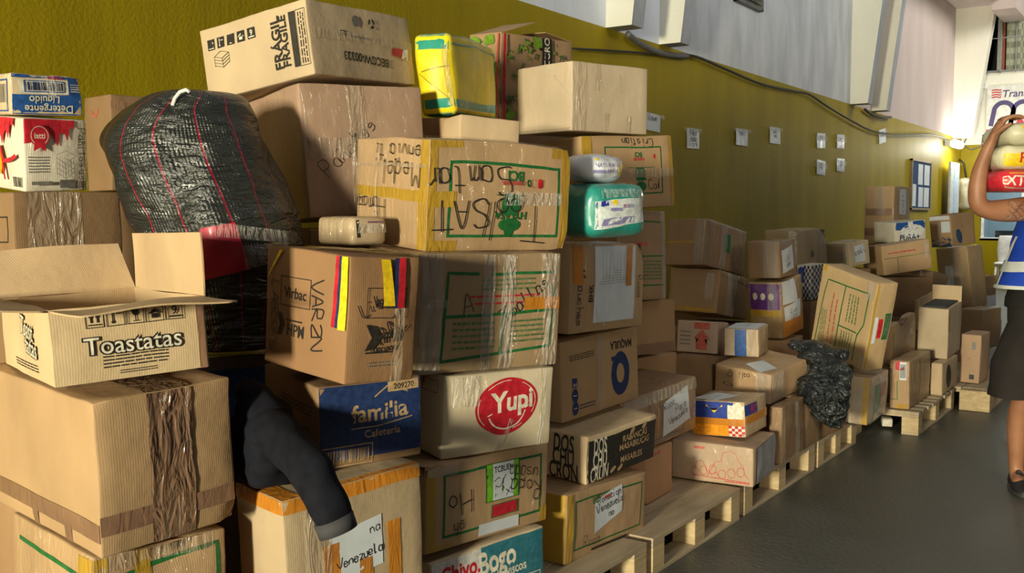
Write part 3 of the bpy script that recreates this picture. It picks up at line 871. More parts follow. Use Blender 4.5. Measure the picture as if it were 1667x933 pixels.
mv = MB()
for k in range(4):
    a = arch(.28 - .34 * k, .34, .44)
    q = flat_ribbon(a, .085); mv.add(q.v, q.f)
mv.build('arches', M_VIO, sg)
for k in range(4):
    mb = MB(); c0 = (.28 - .17 - .34 * k, .11)
    mb.add([(-.036, c0[0], c0[1])] + [(-.036, c0[0] + .065 * math.cos(2 * PI * i / 20), c0[1] + .055 * math.sin(2 * PI * i / 20)) for i in range(20)], [(0, 1 + i, 1 + (i + 1) % 20) for i in range(20)])
    mb.build('dot', M_SRED, sg)
vv, ff, w_ = text_geo('Transportes', .012)
MB().add([(-.036, .10 - p[0] * .19 - p[1] * .03, .60 + p[1] * .19) for p in vv], ff).build('lettering', M_VIO, sg)
fl = MB()
for k in range(4):
    q = flat_ribbon([(.28, .74 - .045 * k), (.20, .75 - .045 * k), (.14, .735 - .045 * k), (.11, .745 - .045 * k)], .022); fl.add(q.v, q.f)
fl.build('flag_stripes', M_SRED, sg)
MB().box((-.036, -2.6, -.08), (-.031, .36, .0)).build('red_band', M_SRED, sg)

# camera, junction box, hanging wires, bag of oddments near the corner column
jb = tag(MB().box((FX - .08, 3.60, 3.78), (FX - .001, 3.80, 3.95), .01).build('junction_box', plain('white_plastic', (.7, .7, .68), .4)), 'small white junction box under the barred window', 'junction box')
sc = thing('security_camera', 'small black camera below the white junction box', 'security camera', (FX - .1, 3.72, 3.48))
MB().tube([(-.22, .02, .0), (0, 0, .03)], .07, 14).build('housing', M_CABLE, sc, True)
MB().tube([(-.03, 0, .03), (.05, 0, .10), (.095, 0, .12)], .02, 8).build('bracket', M_CABLE, sc, True)
wr = MB()
wr.tube([(FX - .03, 3.70, 3.75), (FX - .05, 3.78, 3.6), (FX - .03, 3.74, 3.5)], .012, 6)
wr.tube([(FX - .06, 3.86, 3.2), (FX - .1, 3.84, 2.95), (FX - .1, 3.95, 2.72), (FX - .15, 3.8, 2.62), (FX - .12, 3.62, 2.68), (FX - .1, 3.60, 2.9)], .012, 6)
wr.tube([(FX - .07, 3.94, 3.02), (FX - .08, 3.86, 3.0), (FX - .07, 3.78, 3.04)], .02, 6)
tag(wr.build('hanging_wires', M_CONDUIT, None, True), 'tangle of thin wires hanging at the corner column', 'wires')
hb = Soft(.32, .22, .62, .09, .03, .03, 5, 4); hb.off = Vector((-.16, -.11, 0))
v, f = hb.body()
hk = thing('hanging_bag', 'clear plastic bag of oddments hanging on the far yellow wall', 'bag', (21.2, 3.84, 1.45))
mesh_obj('bag', v, f, plain('clouded_plastic', (.45, .42, .30), .3, wrap=.8), hk, True)
MB().tube([(0, 0, .60), (0, .05, .9), (0, .14, .98)], .02, 6).build('cord', M_CABLE, hk, True)
# desk things behind the glass
dk = thing('office_desk', 'pale desk behind the office glass', 'desk', (FX + .55, 2.9, 0))
MB().box((-.3, -1.2, .72), (.35, .7, .76), .005).build('desk_top', plain('pale_board', (.50, .52, .50), .5), dk)
for (a, c) in ((-.26, -1.15), (-.26, .65), (.3, -1.15), (.3, .65)): MB().box((a - .025, c - .025, 0), (a + .025, c + .025, .72)).build('leg', M_FRAME, dk)
lt = thing('laptop', 'open dark grey laptop behind the office glass', 'laptop', (FX + .5, 3.2, .76))
MB().box((-.13, -.2, 0), (.12, .2, .02), .004).build('keyboard_base', M_CONDUIT, lt)
MB().box((-.16, -.2, .02), (-.14, .2, .29), .004).build('screen', plain('dark_metal', (.05, .055, .06), .4, .5), lt)
of = thing('office_chair', 'white curved chair back in front of the far counter', 'chair', (FX - .9, 2.95, 0))
sb = MB(); 
for i in range(9):
    pass
seat = Soft(.46, .46, .06, .028, .01, 0, 3, 0); v, f = seat.body(); mesh_obj('seat', [p + Vector((0, 0, .43)) for p in v], f, plain('white_plastic', (.7, .7, .68), .4), of, True)
bk = Soft(.05, .44, .5, .02, .02, .0, 3, 0); v, f = bk.body(); mesh_obj('backrest', [Vector((p.x + .2 + .12 * (p.z) ** 2, p.y, p.z + .47)) for p in v], f, plain('white_plastic', (.7, .7, .68), .4), of, True)
for (a, c) in ((-.19, -.19), (.19, -.19), (-.19, .19), (.19, .19)): MB().tube([(a * 1.15, c * 1.15, 0), (a, c, .44)], .02, 8).build('leg', plain('white_plastic', (.7, .7, .68), .4), of, True)
# ------------------------------------------------------------------ pallets
m, t, b = nt('pale_pine'); M_PINE = m
noise_col(t, b, (.42, .30, .15), (.60, .46, .26), 6, 6, stretch=(.6, 3, 8), lo=.3, hi=.7); b.inputs['Roughness'].default_value = .75
m, t, b = nt('grey_worn_wood'); M_WORN = m
noise_col(t, b, (.34, .26, .16), (.54, .43, .28), 5, 8, stretch=(.6, 3, 3), lo=.3, hi=.7); b.inputs['Roughness'].default_value = .75
def pallet(x0, y0, lx, ly, label, top='x', rz=0, nb=7, H=.145, mat=None, blkmat=None):
    t = thing('wooden_pallet', label, 'pallet', (x0, y0, 0), (0, 0, rz), 'pallets under the boxes')
    rnd = random.Random(int(x0 * 100)); mat = mat or M_WORN; blkmat = blkmat or M_PINE
    for k, yy in enumerate((0, ly / 2 - .05, ly - .1)):
        o = MB().box((0, yy, 0), (lx, yy + .1, .016), .002).build('bottom_board', mat, t)
    for xx in (0, lx / 2 - .05, lx - .1):
        for yy in (0, ly / 2 - .05, ly - .1):
            MB().box((xx, yy, .016), (xx + .1, yy + .1, .108), .003).build('block', blkmat, t)
    for xx in (0, lx / 2 - .05, lx - .1):
        MB().box((xx, 0, .108), (xx + .1, ly, .126), .002).build('cross_board', mat, t)
    if top == 'x':
        n = nb; wv = ly / n
        for k in range(n):
            MB().box((0, k * wv, .126), (lx, (k + 1) * wv - .006, H), .002).build('deck_board', mat, t)
    else:
        n = nb; wv = lx / n
        for k in range(n):
            MB().box((k * wv, -.01 + rnd.uniform(0, .01), .126), ((k + 1) * wv - .035, ly, H), .002).build('deck_board', mat, t)
    return t
pallet(1.0, 1.98, 1.16, 1.15, 'pallet under the open snack box stack, nearest on the left')
pallet(2.36, 1.655, .95, 1.15, 'pallet under the tan box with the tilted white marker note')
pallet(3.36, 1.655, .86, 1.15, 'pallet with a wide bare deck in front of the peach coloured box')
pallet(4.29, 1.66, .99, 1.15, 'pallet under the boxes with red line drawing and checkered pattern')
pallet(5.34, 1.66, .72, 1.15, 'pallet under the crumpled black bag')
pallet(6.10, 1.72, .30, 1.1, 'narrow pallet behind the shiny wrapped box')
pallet(6.47, 1.40, 1.07, 1.1, 'slatted pallet with open gaps at the far end of the pile', top='y', nb=9)
pallet(7.62, 1.17, 1.0, 1.0, 'last pallet with a thick pale end timber', nb=5)
p_ = tag(MB().box((7.50, 1.165, .002), (7.60, 1.36, .143), .004).build('timber_block', M_PINE), 'thick pale timber block lying across the far aisle end', 'timber block')
for (x, y, lx, ly, lb) in ((1.0, 3.15, 1.2, .8, 'rear pallet hidden behind the left stacks'), (2.36, 2.83, 1.2, 1.1, 'rear pallet behind the tallest stack'), (3.62, 2.83, 1.2, 1.1, 'rear pallet behind the middle stacks'), (5.4, 2.83, 1.2, 1.1, 'rear pallet behind the dark brown boxes'), (7.7, 2.2, 1.2, 1.1, 'rear pallet below the beige shiny boxes'), (8.96, 1.7, 1.2, 1.2, 'pallet below the far brown boxes'), (10.3, 2.1, 1.2, 1.1, 'pallet below the tall far boxes'), (11.56, 1.9, 1.3, 1.1, 'pallet at the far end below the tall glossy box'), (6.6, 2.52, 1.0, .9, 'rear pallet behind the blue checked pack')):
    pallet(x, y, lx, ly, lb)

# ------------------------------------------------------------------ cartons
BR = card('brown_board', (.34, .205, .105))
BRD = card('dark_brown_board', (.25, .15, .075))
BRDW = card('dark_brown_wrapped', (.27, .165, .085), wrap=.7)
KR = card('kraft_board', (.42, .27, .14))
KRW = card('kraft_wrapped', (.44, .285, .15), wrap=.55)
PALE = card('pale_board', (.56, .41, .25))
PALEW = card('pale_wrapped', (.58, .45, .29), wrap=.5)
PINKB = card('rosy_board', (.40, .26, .175), wrap=.35)
CREAMB = card('cream_board', (.66, .55, .38), wrap=.35)
WHITEB = card('white_board', (.66, .60, .48), wrap=.5)

def coffee_edges(mk, c='C', both=True):
    mk.tape([('R', -.0, 0, .07, 1), ('L', .86, 0, 1.0, 1)], TYEL)
    mk.tape([('R', .95, 0, 1.0, 1)], TYEL)
def green_front(mk, f='R', u0=.13, v0=.14, u1=.92, v1=.84, wd=.009):
    mk.frame(f, u0, v0, u1, v1, wd, GREEN)
def storage_icons(mk, f, u, v, s, n=5, mat=BLACK, du=None, rot=0, inv=False):
    """row of handling pictograms"""
    W, H = mk.s.size(f); du = du or s * 1.18
    for k in range(n):
        cu, cv = math.cos(rot), math.sin(rot)
        x = u * W + cu * du * k; y = v * H + cv * du * k
        uu, vv = x / W, y / H
        a = s / 2 / W; c = s / 2 / H
        if inv: mk.rect(f, uu - a, vv - c, uu + a, vv + c, mat)
        else: mk.frame(f, uu - a, vv - c, uu + a, vv + c, s * .05, mat)
        fg = CREAM if inv else mat
        q = k % 5
        P = lambda pts: mk.poly(f, uu, vv, [(px * s, py * s) for px, py in pts], fg, rot)
        if q == 0:
            for dx in (-.18, .18):
                P([(dx, .34), (dx + .14, .08), (dx + .06, .08), (dx + .06, -.22), (dx - .06, -.22), (dx - .06, .08), (dx - .14, .08)])
            P([(-.38, -.38), (.38, -.38), (.38, -.31), (-.38, -.31)])
        elif q == 1:
            P([(-.2, .36), (-.12, .36), (-.12, -.2), (-.2, -.2)]); mk.ell(f, uu - .16 * s / W, vv - .28 * s / H, .09 * s, .09 * s, fg)
            P([(.02, .2), (.34, .2), (.34, .14), (.02, .14)])
        elif q == 2:
            P([(-.24, .36), (.24, .36), (.18, .06), (.04, -.06), (-.04, -.06), (-.18, .06)])
            P([(-.035, -.04), (.035, -.04), (.035, -.34), (-.035, -.34)]); P([(-.18, -.38), (.18, -.38), (.18, -.33), (-.18, -.33)])
        elif q == 3:
            P([(-.4, .0), (0, .3), (.4, 0), (.34, -.04), (0, .2), (-.34, -.04)]); P([(-.2, -.3), (.2, -.3), (.2, -.02), (-.2, -.02)])
        else:
            mk.text(f, '9', uu, vv + .06 * s / H, s * .75, fg, rot, .01); P([(-.38, -.38), (.38, -.38), (.38, -.28), (-.38, -.28)])

# --- the open snack box on the left
def open_box():
    x, y, z, yw, tx, ty, A, B, H = TABLE['toast']
    M = Matrix.Rotation(yw, 3, 'Z') @ Matrix.Rotation(tx, 3, 'X') @ Matrix.Rotation(ty, 3, 'Y')
    loc = Vector((x, y, z)) + M @ Vector((A / 2, B / 2, 0))
    t = thing('open_cardboard_box', 'open empty snack box with its flaps raised, on top of the left stack', 'box', loc, M.to_euler())
    th = .004
    sf = Soft(A, B, H, .001, .004, .003, 4, 3)
    mat = card('light_kraft', (.58, .43, .25)); mati = KRAFTI
    mb = MB()
    def wall(face, inn):
        nu, nv = 12, 8; W, Hh = sf.size(face)
        o = []; i_ = []
        for j in range(nv + 1):
            for i in range(nu + 1):
                o.append(sf.pt(face, W * i / nu, Hh * j / nv, 0)); i_.append(sf.pt(face, W * i / nu, Hh * j / nv, -th))
        F = [(j * (nu + 1) + i, j * (nu + 1) + i + 1, (j + 1) * (nu + 1) + i + 1, (j + 1) * (nu + 1) + i) for j in range(nv) for i in range(nu)]
        mb.add(o, F, 0); mb.add(i_, [q[::-1] for q in F], 1)
        top = nv * (nu + 1)
        mb.add([o[top + i] for i in range(nu + 1)] + [i_[top + i] for i in range(nu + 1)], [(i, i + 1, nu + 2 + i, nu + 1 + i) for i in range(nu)], 1)
    for f_ in 'RLXKD': wall(f_, 1)
    mb.build('carton', [mat, mati], t, True)
    mk = Marks(sf)
    storage_icons(mk, 'R', .27, .84, .038, 5, du=.044)
    mk.text('R', 'Toastatas', .50, .48, .056, BLACK, 0, .05, sx=1.0)
    mk.text('R', 'Toastatas', .50, .48, .056, CREAM, 0, .004, sx=1.0)
    mk.smalltext('R', .30, .16, .72, .34, 4, BLACK, 2); mk.smalltext('R', .40, .07, .64, .13, 2, BLACK, 5)
    mk.text('L', 'Toast', .62, .70, .06, BLACK, -.12, .05, sx=.9); mk.text('L', 'Toast', .62, .70, .06, CREAM, -.12, .004, sx=.9)
    mk.text('L', 'tatas', .68, .46, .06, BLACK, -.12, .05, sx=.9); mk.text('L', 'tatas', .68, .46, .06, CREAM, -.12, .004, sx=.9)
    mk.smalltext('L', .3, .1, .75, .22, 3, BLACK, 8)
    mk.rect('R', .935, 0, .985, 1, TBROWN, 'packing_tape')
    mk.finish(t)
    # flaps: hinge a, hinge b, outward vector
    def flap(a, bb, out, skew=0.0):
        a, bb, out = Vector(a), Vector(bb), Vector(out); n = (bb - a).cross(out).normalized() * th
        q = MB(); nu, nv = 14, 6; V = []; W2 = []
        for j in range(nv + 1):
            for i in range(nu + 1):
                p = a.lerp(bb, i / nu) + out * (j / nv) + n * (1.2 * math.sin(i * .45 + j * .3))
                p += (bb - a) * skew * (j / nv) * (1 - 2 * i / nu)
                V.append(p + Vector((-A / 2, -B / 2, 0))); W2.append(p + n + Vector((-A / 2, -B / 2, 0)))
        F = [(j * (nu + 1) + i, j * (nu + 1) + i + 1, (j + 1) * (nu + 1) + i + 1, (j + 1) * (nu + 1) + i) for j in range(nv) for i in range(nu)]
        q.add(V, F, 0); q.add(W2, [k[::-1] for k in F], 0)
        ring = [i for i in range(nu + 1)] + [j * (nu + 1) + nu for j in range(1, nv + 1)] + [nv * (nu + 1) + i for i in range(nu - 1, -1, -1)] + [j * (nu + 1) for j in range(nv - 1, 0, -1)]
        m_ = len(V)
        q.add(V + W2, [(ring[i], ring[(i + 1) % len(ring)], m_ + ring[(i + 1) % len(ring)], m_ + ring[i]) for i in range(len(ring))], 0)
        q.build('flap', [mati], t, True)
    flap((0, 0, H), (A, 0, H), (.04, -.105, -.004), 0)
    flap((A, 0, H), (A, B, H), (.0, .01, .150))
    flap((A, B, H), (0, B, H), (-.02, .06, .125))
    flap((0, B, H), (0, 0, H), (-.12, 0, .02))
    return t
open_box()

def f_big(mk, s):
    mk.tape([('R', .355, 0, .68, 1.0), ('T', .355, 0, .68, .45)], TCRINK, wob=.004)
    mk.tape([('R', 0, .14, 1, .27)], TBROWN); mk.tape([('L', 0, .10, 1, .22)], TBROWN)
    mk.tape([('L', .70, 0, .76, .12), ('L', .42, .0, .47, .15)], TBROWN)
    mk.tape([('T', .05, .3, .9, .5)], TCLEAR, 'clear_tape')
    for (pts, wdt) in (([(.40, .93), (.43, .75), (.50, .60), (.46, .45), (.50, .22), (.55, .08)], .006), ([(.42, .93), (.52, .70), (.46, .5), (.44, .12)], .004), ([(.66, .62), (.60, .38), (.63, .12)], .005), ([(.66, .90), (.58, .78), (.50, .55)], .003)):
        mk.line('R', pts, wdt, TFILM, 'tape_wrinkles')
    mk.tape([('R', .40, .93, .50, 1.0)], TFILM, 'clear_tape')
carton('big', 'large tan box with wide crinkled brown tape down its front', KR, f_big, bulge=.004, dents=[((1, 0, .0), .05, .012), ((0, 0, 1), .03, .006)])
def f_green0(mk, s):
    mk.line('R', [(.20, 0), (.20, .86), (.93, .93), (.93, 0)], .011, GREEN); mk.line('L', [(.1, .88), (.85, .86)], .011, GREEN)
    mk.tape([('R', 0, 0, .10, .98), ('L', .85, 0, 1, .98), ('R', .30, 0, .42, 1)], TYEL); mk.tape([('R', 0, .9, .9, 1.0)], TCLEAR, 'clear_tape')
carton('green0', 'tan box with green rectangle and yellow tape at the bottom of the left stack', KRW, f_green0, dents=[((.5, 0, 1), .12, .015)])

def f_latti(mk, s):
    for f_ in ('R', 'L'):
        pts = catmull([(0, .66), (.12, .68), (.25, .70), (.38, .80), (.46, .74), (.52, .64), (.57, .80), (.64, .80), (.69, .72), (.73, .90), (.80, .86)], 4)
        W, H = s.size(f_)
        for a, c in zip(pts[:-1], pts[1:]):
            mk.quad(f_, [(a[0], a[1]), (c[0], c[1]), (c[0], .995), (a[0], .995)], RED)
    mk.ell('R', .22, .77, .030, .030, RED); mk.ell('R', .22, .77, .026, .026, CREAM, inner=.93); mk.text('R', 'latti', .22, .77, .022, CREAM, 0, .012)
    mk.poly('R', .22, .63, [(-.014, .02), (.014, .02), (.018, -.014), (0, -.004), (-.018, -.014)], RED)
    mk.smalltext('R', .06, .26, .38, .50, 6, GREYI, 3); mk.rect('R', .08, .10, .40, .15, GREYI); mk.rect('R', .52, .05, .78, .17, GREYI)
    for k in range(4):
        mk.line('R', [(.48, .48 - .07 * k), (.62, .40 - .07 * k), (.80, .50 - .07 * k)], .0012, GREYI)
        mk.line('R', [(.48 + .045 * k, .50 - .028 * k), (.48 + .045 * k, .24 - .02 * k)], .0012, GREYI); mk.line('R', [(.62 + .045 * k, .40 + .024 * k), (.62 + .045 * k, .17 + .03 * k)], .0012, GREYI)
    mk.line('R', [(.48, .52), (.64, .58), (.80, .50)], .0012, GREYI)
    mk.rect('R', .81, 0, .995, .96, TCLEAR, 'clear_tape'); mk.hand('R', 'Pañitos', .895, .62, .026, -PI / 2, .0018, 4); mk.hand('R', 'aseo', .895, .16, .026, -PI / 2, .0018, 6)
    mk.line('L', [(.3, .55), (.5, .6), (.6, .4), (.8, .45), (.9, .5)], .012, RED); mk.line('L', [(.55, .4), (.6, .15)], .010, RED); mk.ell('L', .45, .4, .02, .04, ORANGEI); mk.barcode('L', .72, .06, .95, .2, BLACK)
carton('latti', 'white and red milk box with splash print under the blue box', WHITEB, f_latti)
def f_det(mk, s):
    mk.rect('R', .01, .01, .995, .50, BLUE); mk.rect('R', .80, .50, .995, .90, BLUE); mk.rect('R', .01, .90, .995, .99, BLUE)
    mk.rect('R', .10, .52, .80, .86, CREAM); mk.frame('R', .18, .57, .74, .83, .003, BLUE); mk.barcode('R', .2, .60, .72, .80, NAVY)
    mk.text('R', 'Detergente', .52, .15, .030, CREAM, PI, .012); mk.text('R', 'Líquido', .45, .38, .030, CREAM, PI, .012)
    mk.smalltext('R', .83, .56, .97, .80, 4, CREAM, 3)
    mk.frame('L', .1, .1, .9, .85, .004, BLUE); mk.tape([('R', .48, .45, .62, 1.0)], TFILM, 'clear_tape'); mk.barcode('L', .6, .3, .85, .75, GREYI)
    mk.text('R', 'FRÁGIL', .62, .93, .014, RED, 0, .01)
carton('deterg', 'blue detergent box turned upside down, top of the far left stack', PALEW, f_det, dents=[((1, 0, 1), .06, .012), ((.4, 0, 1), .05, .008)])
def f_brownl(mk, s):
    mk.tape([('R', .12, .55, .62, 1.0)], TCLEAR, 'clear_tape'); mk.frame('L', .72, .72, .9, .86, .004, BLACK)
carton('brownl', 'plain brown box supporting the white and red milk box', BRD, f_brownl)
def f_reddark(mk, s):
    mk.line('L', [(.3, .85), (.5, .78), (.6, .86)], .008, LRED); mk.tape([('R', 0, .86, 1, .93)], TBROWN)
carton('reddark', 'dark brown box with red print against the wall behind the black sack', BRD, f_reddark)

# --- orange taped, familia, virbac
def f_orange(mk, s):
    mk.tape([('R', 0, .925, 1, 1.0), ('L', 0, .925, 1, 1.0), ('T', 0, 0, 1, .08), ('T', 0, .08, .12, 1)], TORANGE)
    for u in (.29, .62, .945): pass
    mk.tape([('R', .24, .30, .36, .70), ('R', .72, .40, .82, .72), ('R', .50, .3, .60, .56), ('L', .3, .3, .55, .55)], TORANGE, 'orange_tape_strip')
    mk.quad('R', [(.30, .46), (.68, .50), (.68, .78), (.30, .74)], PAPER, 'paper_label')
    mk.hand('R', 'na', .62, .715, .03, .1, .003, 3); mk.hand('R', 'Venezuela', .50, .585, .028, .08, .003, 5)
    mk.tape([('R', .12, .3, .30, .92)], TCLEAR, 'clear_tape')
carton('orange', 'beige box edged with bright orange tape under the dark jacket', card('orange_box_board', (.44, .33, .20)), f_orange)
def f_familia(mk, s):
    mk.rect('R', .005, .10, .995, .99, NAVY)
    mk.text('R', 'familia', .58, .64, .068, GOLD, .03, .02); mk.text('R', 'Cafetería', .60, .38, .030, GOLD, .03, .01)
    mk.line('R', [(.30, .45), (.55, .46), (.90, .52)], .003, GOLD); mk.line('R', [(.53, .82), (.66, .94), (.86, .84)], .004, GOLD)
    mk.frame('R', .03, .03, .50, .26, .003, GOLD); mk.barcode('R', .05, .06, .48, .22, GOLD, 5)
    mk.rect('R', .66, .86, .97, .985, GOLD); mk.text('R', '209270', .82, .92, .022, BLACK, 0, .015)
    mk.smalltext('L', .35, .62, .9, .76, 3, BLACK, 5); mk.ell('L', .62, .42, .02, .02, BLACK, inner=.5); mk.ell('L', .80, .40, .02, .02, BLACK, inner=.5)
carton('familia', 'navy blue paper goods box under the box with tricolour ribbons', BRD, f_familia)
def f_virbac(mk, s):
    mk.frame('L', .22, .52, .58, .76, .0022, BLACK); mk.text('L', 'Virbac', .40, .63, .042, BLACK, 0, .012)
    mk.text('L', 'HPM', .42, .33, .045, BLACK, 0, .01); mk.poly('L', .23, .36, [(-.02, .03), (.0, .03), (.02, 0), (0, -.03), (-.02, -.03), (-.004, 0)], BLACK); mk.smalltext('L', .3, .39, .5, .42, 1, BLACK, 2)
    mk.hand('L', 'VAR2N', .66, .50, .05, -PI / 2 + .1, .004, 6); mk.hand('L', 'LABORES', .12, .42, .038, -PI / 2 - .05, .0035, 8)
    mk.frame('R', .24, .52, .80, .76, .0022, BLACK); mk.text('R', 'Virbac', .50, .64, .036, BLACK, 0, .012, sx=.8)
    mk.text('R', 'HPM', .58, .36, .040, BLACK, .05, .02, sx=.9); mk.poly('R', .38, .36, [(-.03, .035), (.0, .03), (.02, 0), (0, -.03), (-.03, -.035), (-.01, 0)], BLACK)
    mk.hand('R', 'PAZ', .60, .42, .045, .6, .004, 9); mk.hand('R', 'Libres', .42, .66, .035, .5, .003, 3); mk.hand('R', 'vacunas', .50, .27, .02, .1, .003, 5)
    mk.smalltext('R', .26, .22, .65, .25, 1, BLACK, 4); mk.smalltext('R', .3, .12, .7, .17, 2, GREYI, 5)
    # tricolour ribbon down the corner and over the edge
    nm = 'tricolour_ribbon'
    mk.rect('L', .855, .43, .895, 1.0, RED, nm); mk.rect('L', .895, .43, .925, 1.0, NAVY, nm); mk.rect('L', .925, .42, 1.0, 1.0, YEL, nm)
    mk.quad('R', [(.46, .62), (.62, .62), (.53, .985), (.40, .985)], YEL, nm, wob=.004); mk.rect('R', .60, .60, .66, 1.0, NAVY, nm, wob=.003); mk.rect('R', .66, .60, .76, 1.0, RED, nm, wob=.003)
    mk.quad('T', [(-.0, .9), (.02, .96), (1, .10), (.95, .03)], YEL, nm); mk.quad('L', [(.04, .72), (.07, .75), (.24, .97), (.20, .97)], YEL, nm)
    mk.tape([('R', .62, .0, .78, .60)], TCLEAR, 'clear_tape', wob=.003); mk.tape([('T', 0, .42, 1, .58)], TYEL)
carton('virbac', 'brown veterinary goods box with yellow, blue and red ribbons', card('ribbon_box_board', (.30, .165, .078)), f_virbac, seed=2)

# --- middle column
def f_marsh(mk, s):
    mk.rect('R', .42, 0, .995, .97, ink('teal_ink', (.03, .17, .22), .4)); mk.rect('R', .01, 0, .42, .97, ink('rose_white', (.62, .60, .58), .4))
    mk.text('R', 'Bogo', .56, .70, .10, CREAM, .03, .03, sx=.8); mk.text('R', 'Malvaviscos', .64, .42, .045, CREAM, .03, .02, sx=.85)
    mk.text('R', 'Chivo.', .24, .72, .075, RED, .04, .03, sx=.8); mk.text('R', 'Malvaviscos', .18, .50, .038, RED, .04, .02, sx=.8)
    mk.rect('R', .30, .1, .36, .40, BLACK); mk.frame('R', .72, .02, .96, .22, .003, CREAM)
carton('marsh', 'teal and white sweets box at the foot of the middle stack', PALEW, f_marsh)
def f_tcb(mk, s):
    green_front(mk, 'R', .13, .15, .93, .86, .008)
    mk.tape([('R', 0, 0, .07, 1)], TYEL, 'yellow_tape'); mk.tape([('R', 0, 0, .2, .06), ('R', .93, 0, 1, .2)], TYEL, 'yellow_tape')
    mk.rect('R', .45, .42, .74, .88, GREEN); mk.rect('R', .46, .43, .73, .87, LGREEN); mk.rect('R', .51, .43, .69, .87, PAPER, 'paper_label')
    mk.text('R', 'TCBUEN', .60, .80, .026, BLACK, .02, .02, sx=.9); mk.smalltext('R', .53, .48, .67, .74, 8, GREYI, 3)
    mk.line('R', [(.52, .66), (.56, .70), (.60, .64), (.57, .58), (.53, .60)], .003, MARK, 'marker_writing'); mk.line('R', [(.62, .72), (.58, .60), (.65, .50), (.69, .46), (.66, .55), (.63, .46)], .003, MARK, 'marker_writing')
    mk.rect('R', .50, .22, .73, .38, GREEN); mk.rect('R', .51, .23, .72, .37, RED)
    mk.rect('R', .40, .04, .74, .18, PAPER, 'paper_label'); mk.barcode('R', .42, .06, .72, .16, BLACK, 8)
    mk.hand('R', 'Ropa', .80, .50, .06, PI - .2, .0035, 7); mk.hand('R', 'Ho', .25, .52, .07, PI + .1, .004, 3); mk.hand('R', 'usada', .78, .68, .05, PI - .2, .003, 9); mk.hand('R', 'gh', .25, .22, .04, PI, .003, 2)
    mk.tape([('R', .0, .86, .22, 1.0)], TFILM, 'clear_tape', wob=.006)
carton('tcb', 'tan box with lime edged customs label and red block', KRW, f_tcb, dents=[((0, 0, 1), .08, .015)])
def f_yupi(mk, s):
    mk.ell('R', .55, .58, .122, .086, RED, .08, n=56); mk.ell('R', .55, .58, .113, .078, CREAM, .08, inner=.975, n=56)
    mk.ell('R', .55, .50, .094, .072, RED, .08, n=48)
    mk.text('R', 'Yupi', .60, .64, .088, CREAM, .04, .03)
    mk.ell('R', .55, .53, .075, .062, CREAM, .08, a0=PI * 1.08, a1=PI * 1.92, inner=.93, n=30)
    mk.line('R', [(.37, .47), (.41, .50)], .004, CREAM); mk.line('R', [(.72, .52), (.75, .55)], .004, CREAM)
    mk.frame('L', .4, .78, .9, .92, .002, RED); mk.poly('L', .65, .86, [(-.012, 0), (0, .014), (.012, 0), (.002, 0), (.002, -.014), (-.002, -.014), (-.002, 0)], RED)
    mk.quad('R', [(.46, -.0), (.52, .0), (.62, .38), (.58, .42)], TFILM, 'clear_tape', wob=.006); mk.rect('R', .86, 0, .92, 1, TFILM, 'clear_tape', wob=.005); mk.rect('R', .05, .62, .3, .98, TFILM, 'clear_tape', wob=.006)
carton('yupi', 'cream snack box with a red smiling oval logo', CREAMB, f_yupi, bulge=.012)
def f_red(mk, s):
    mk.line('R', [(.17, .10), (.20, .84), (.40, .835)], .009, GREEN); mk.line('R', [(.48, .83), (.94, .83)], .009, GREEN); mk.line('R', [(.16, .10), (.93, .18)], .009, GREEN)
    mk.line('R', [(.94, .72), (.93, .18)], .009, GREEN); mk.line('R', [(.18, .47), (.93, .50)], .009, GREEN); mk.line('R', [(.58, .49), (.56, .14)], .009, GREEN)
    mk.smalltext('R', .34, .62, .84, .66, 1, RED, 4); mk.smalltext('R', .38, .56, .76, .60, 1, RED, 6)
    mk.smalltext('R', .42, .68, .80, .80, 3, FGREEN, 2); mk.smalltext('R', .24, .18, .52, .44, 5, FGREEN, 3); mk.smalltext('R', .62, .22, .88, .44, 5, FGREEN, 3)
    mk.rect('R', .72, .51, .99, .62, TORANGE, 'orange_tape_strip', wob=.004)
    mk.hand('R', 'Toallas', .72, .60, .045, .6, .0035, 7); mk.hand('R', 'A', .33, .56, .06, .2, .003, 5)
    for (a, c) in ((.02, .16), (.42, .50), (.55, .64), (.86, .97)): mk.rect('R', a, .0, c, 1, TFILM, 'clear_tape', wob=.010)
    mk.rect('R', .0, .55, .2, .62, TFILM, 'clear_tape', wob=.006)
    mk.line('R', [(.86, .97), (.84, .6), (.80, .36)], .006, TFILM, 'film_crease'); mk.line('R', [(.60, .99), (.64, .6), (.60, .1)], .007, TFILM, 'film_crease'); mk.line('R', [(.30, .38), (.36, .62)], .003, TFILM, 'film_crease')
carton('redtext', 'film wrapped tan box with green panels and two lines of red text', card('tan_wrapped2', (.35, .235, .125), wrap=.9), f_red)
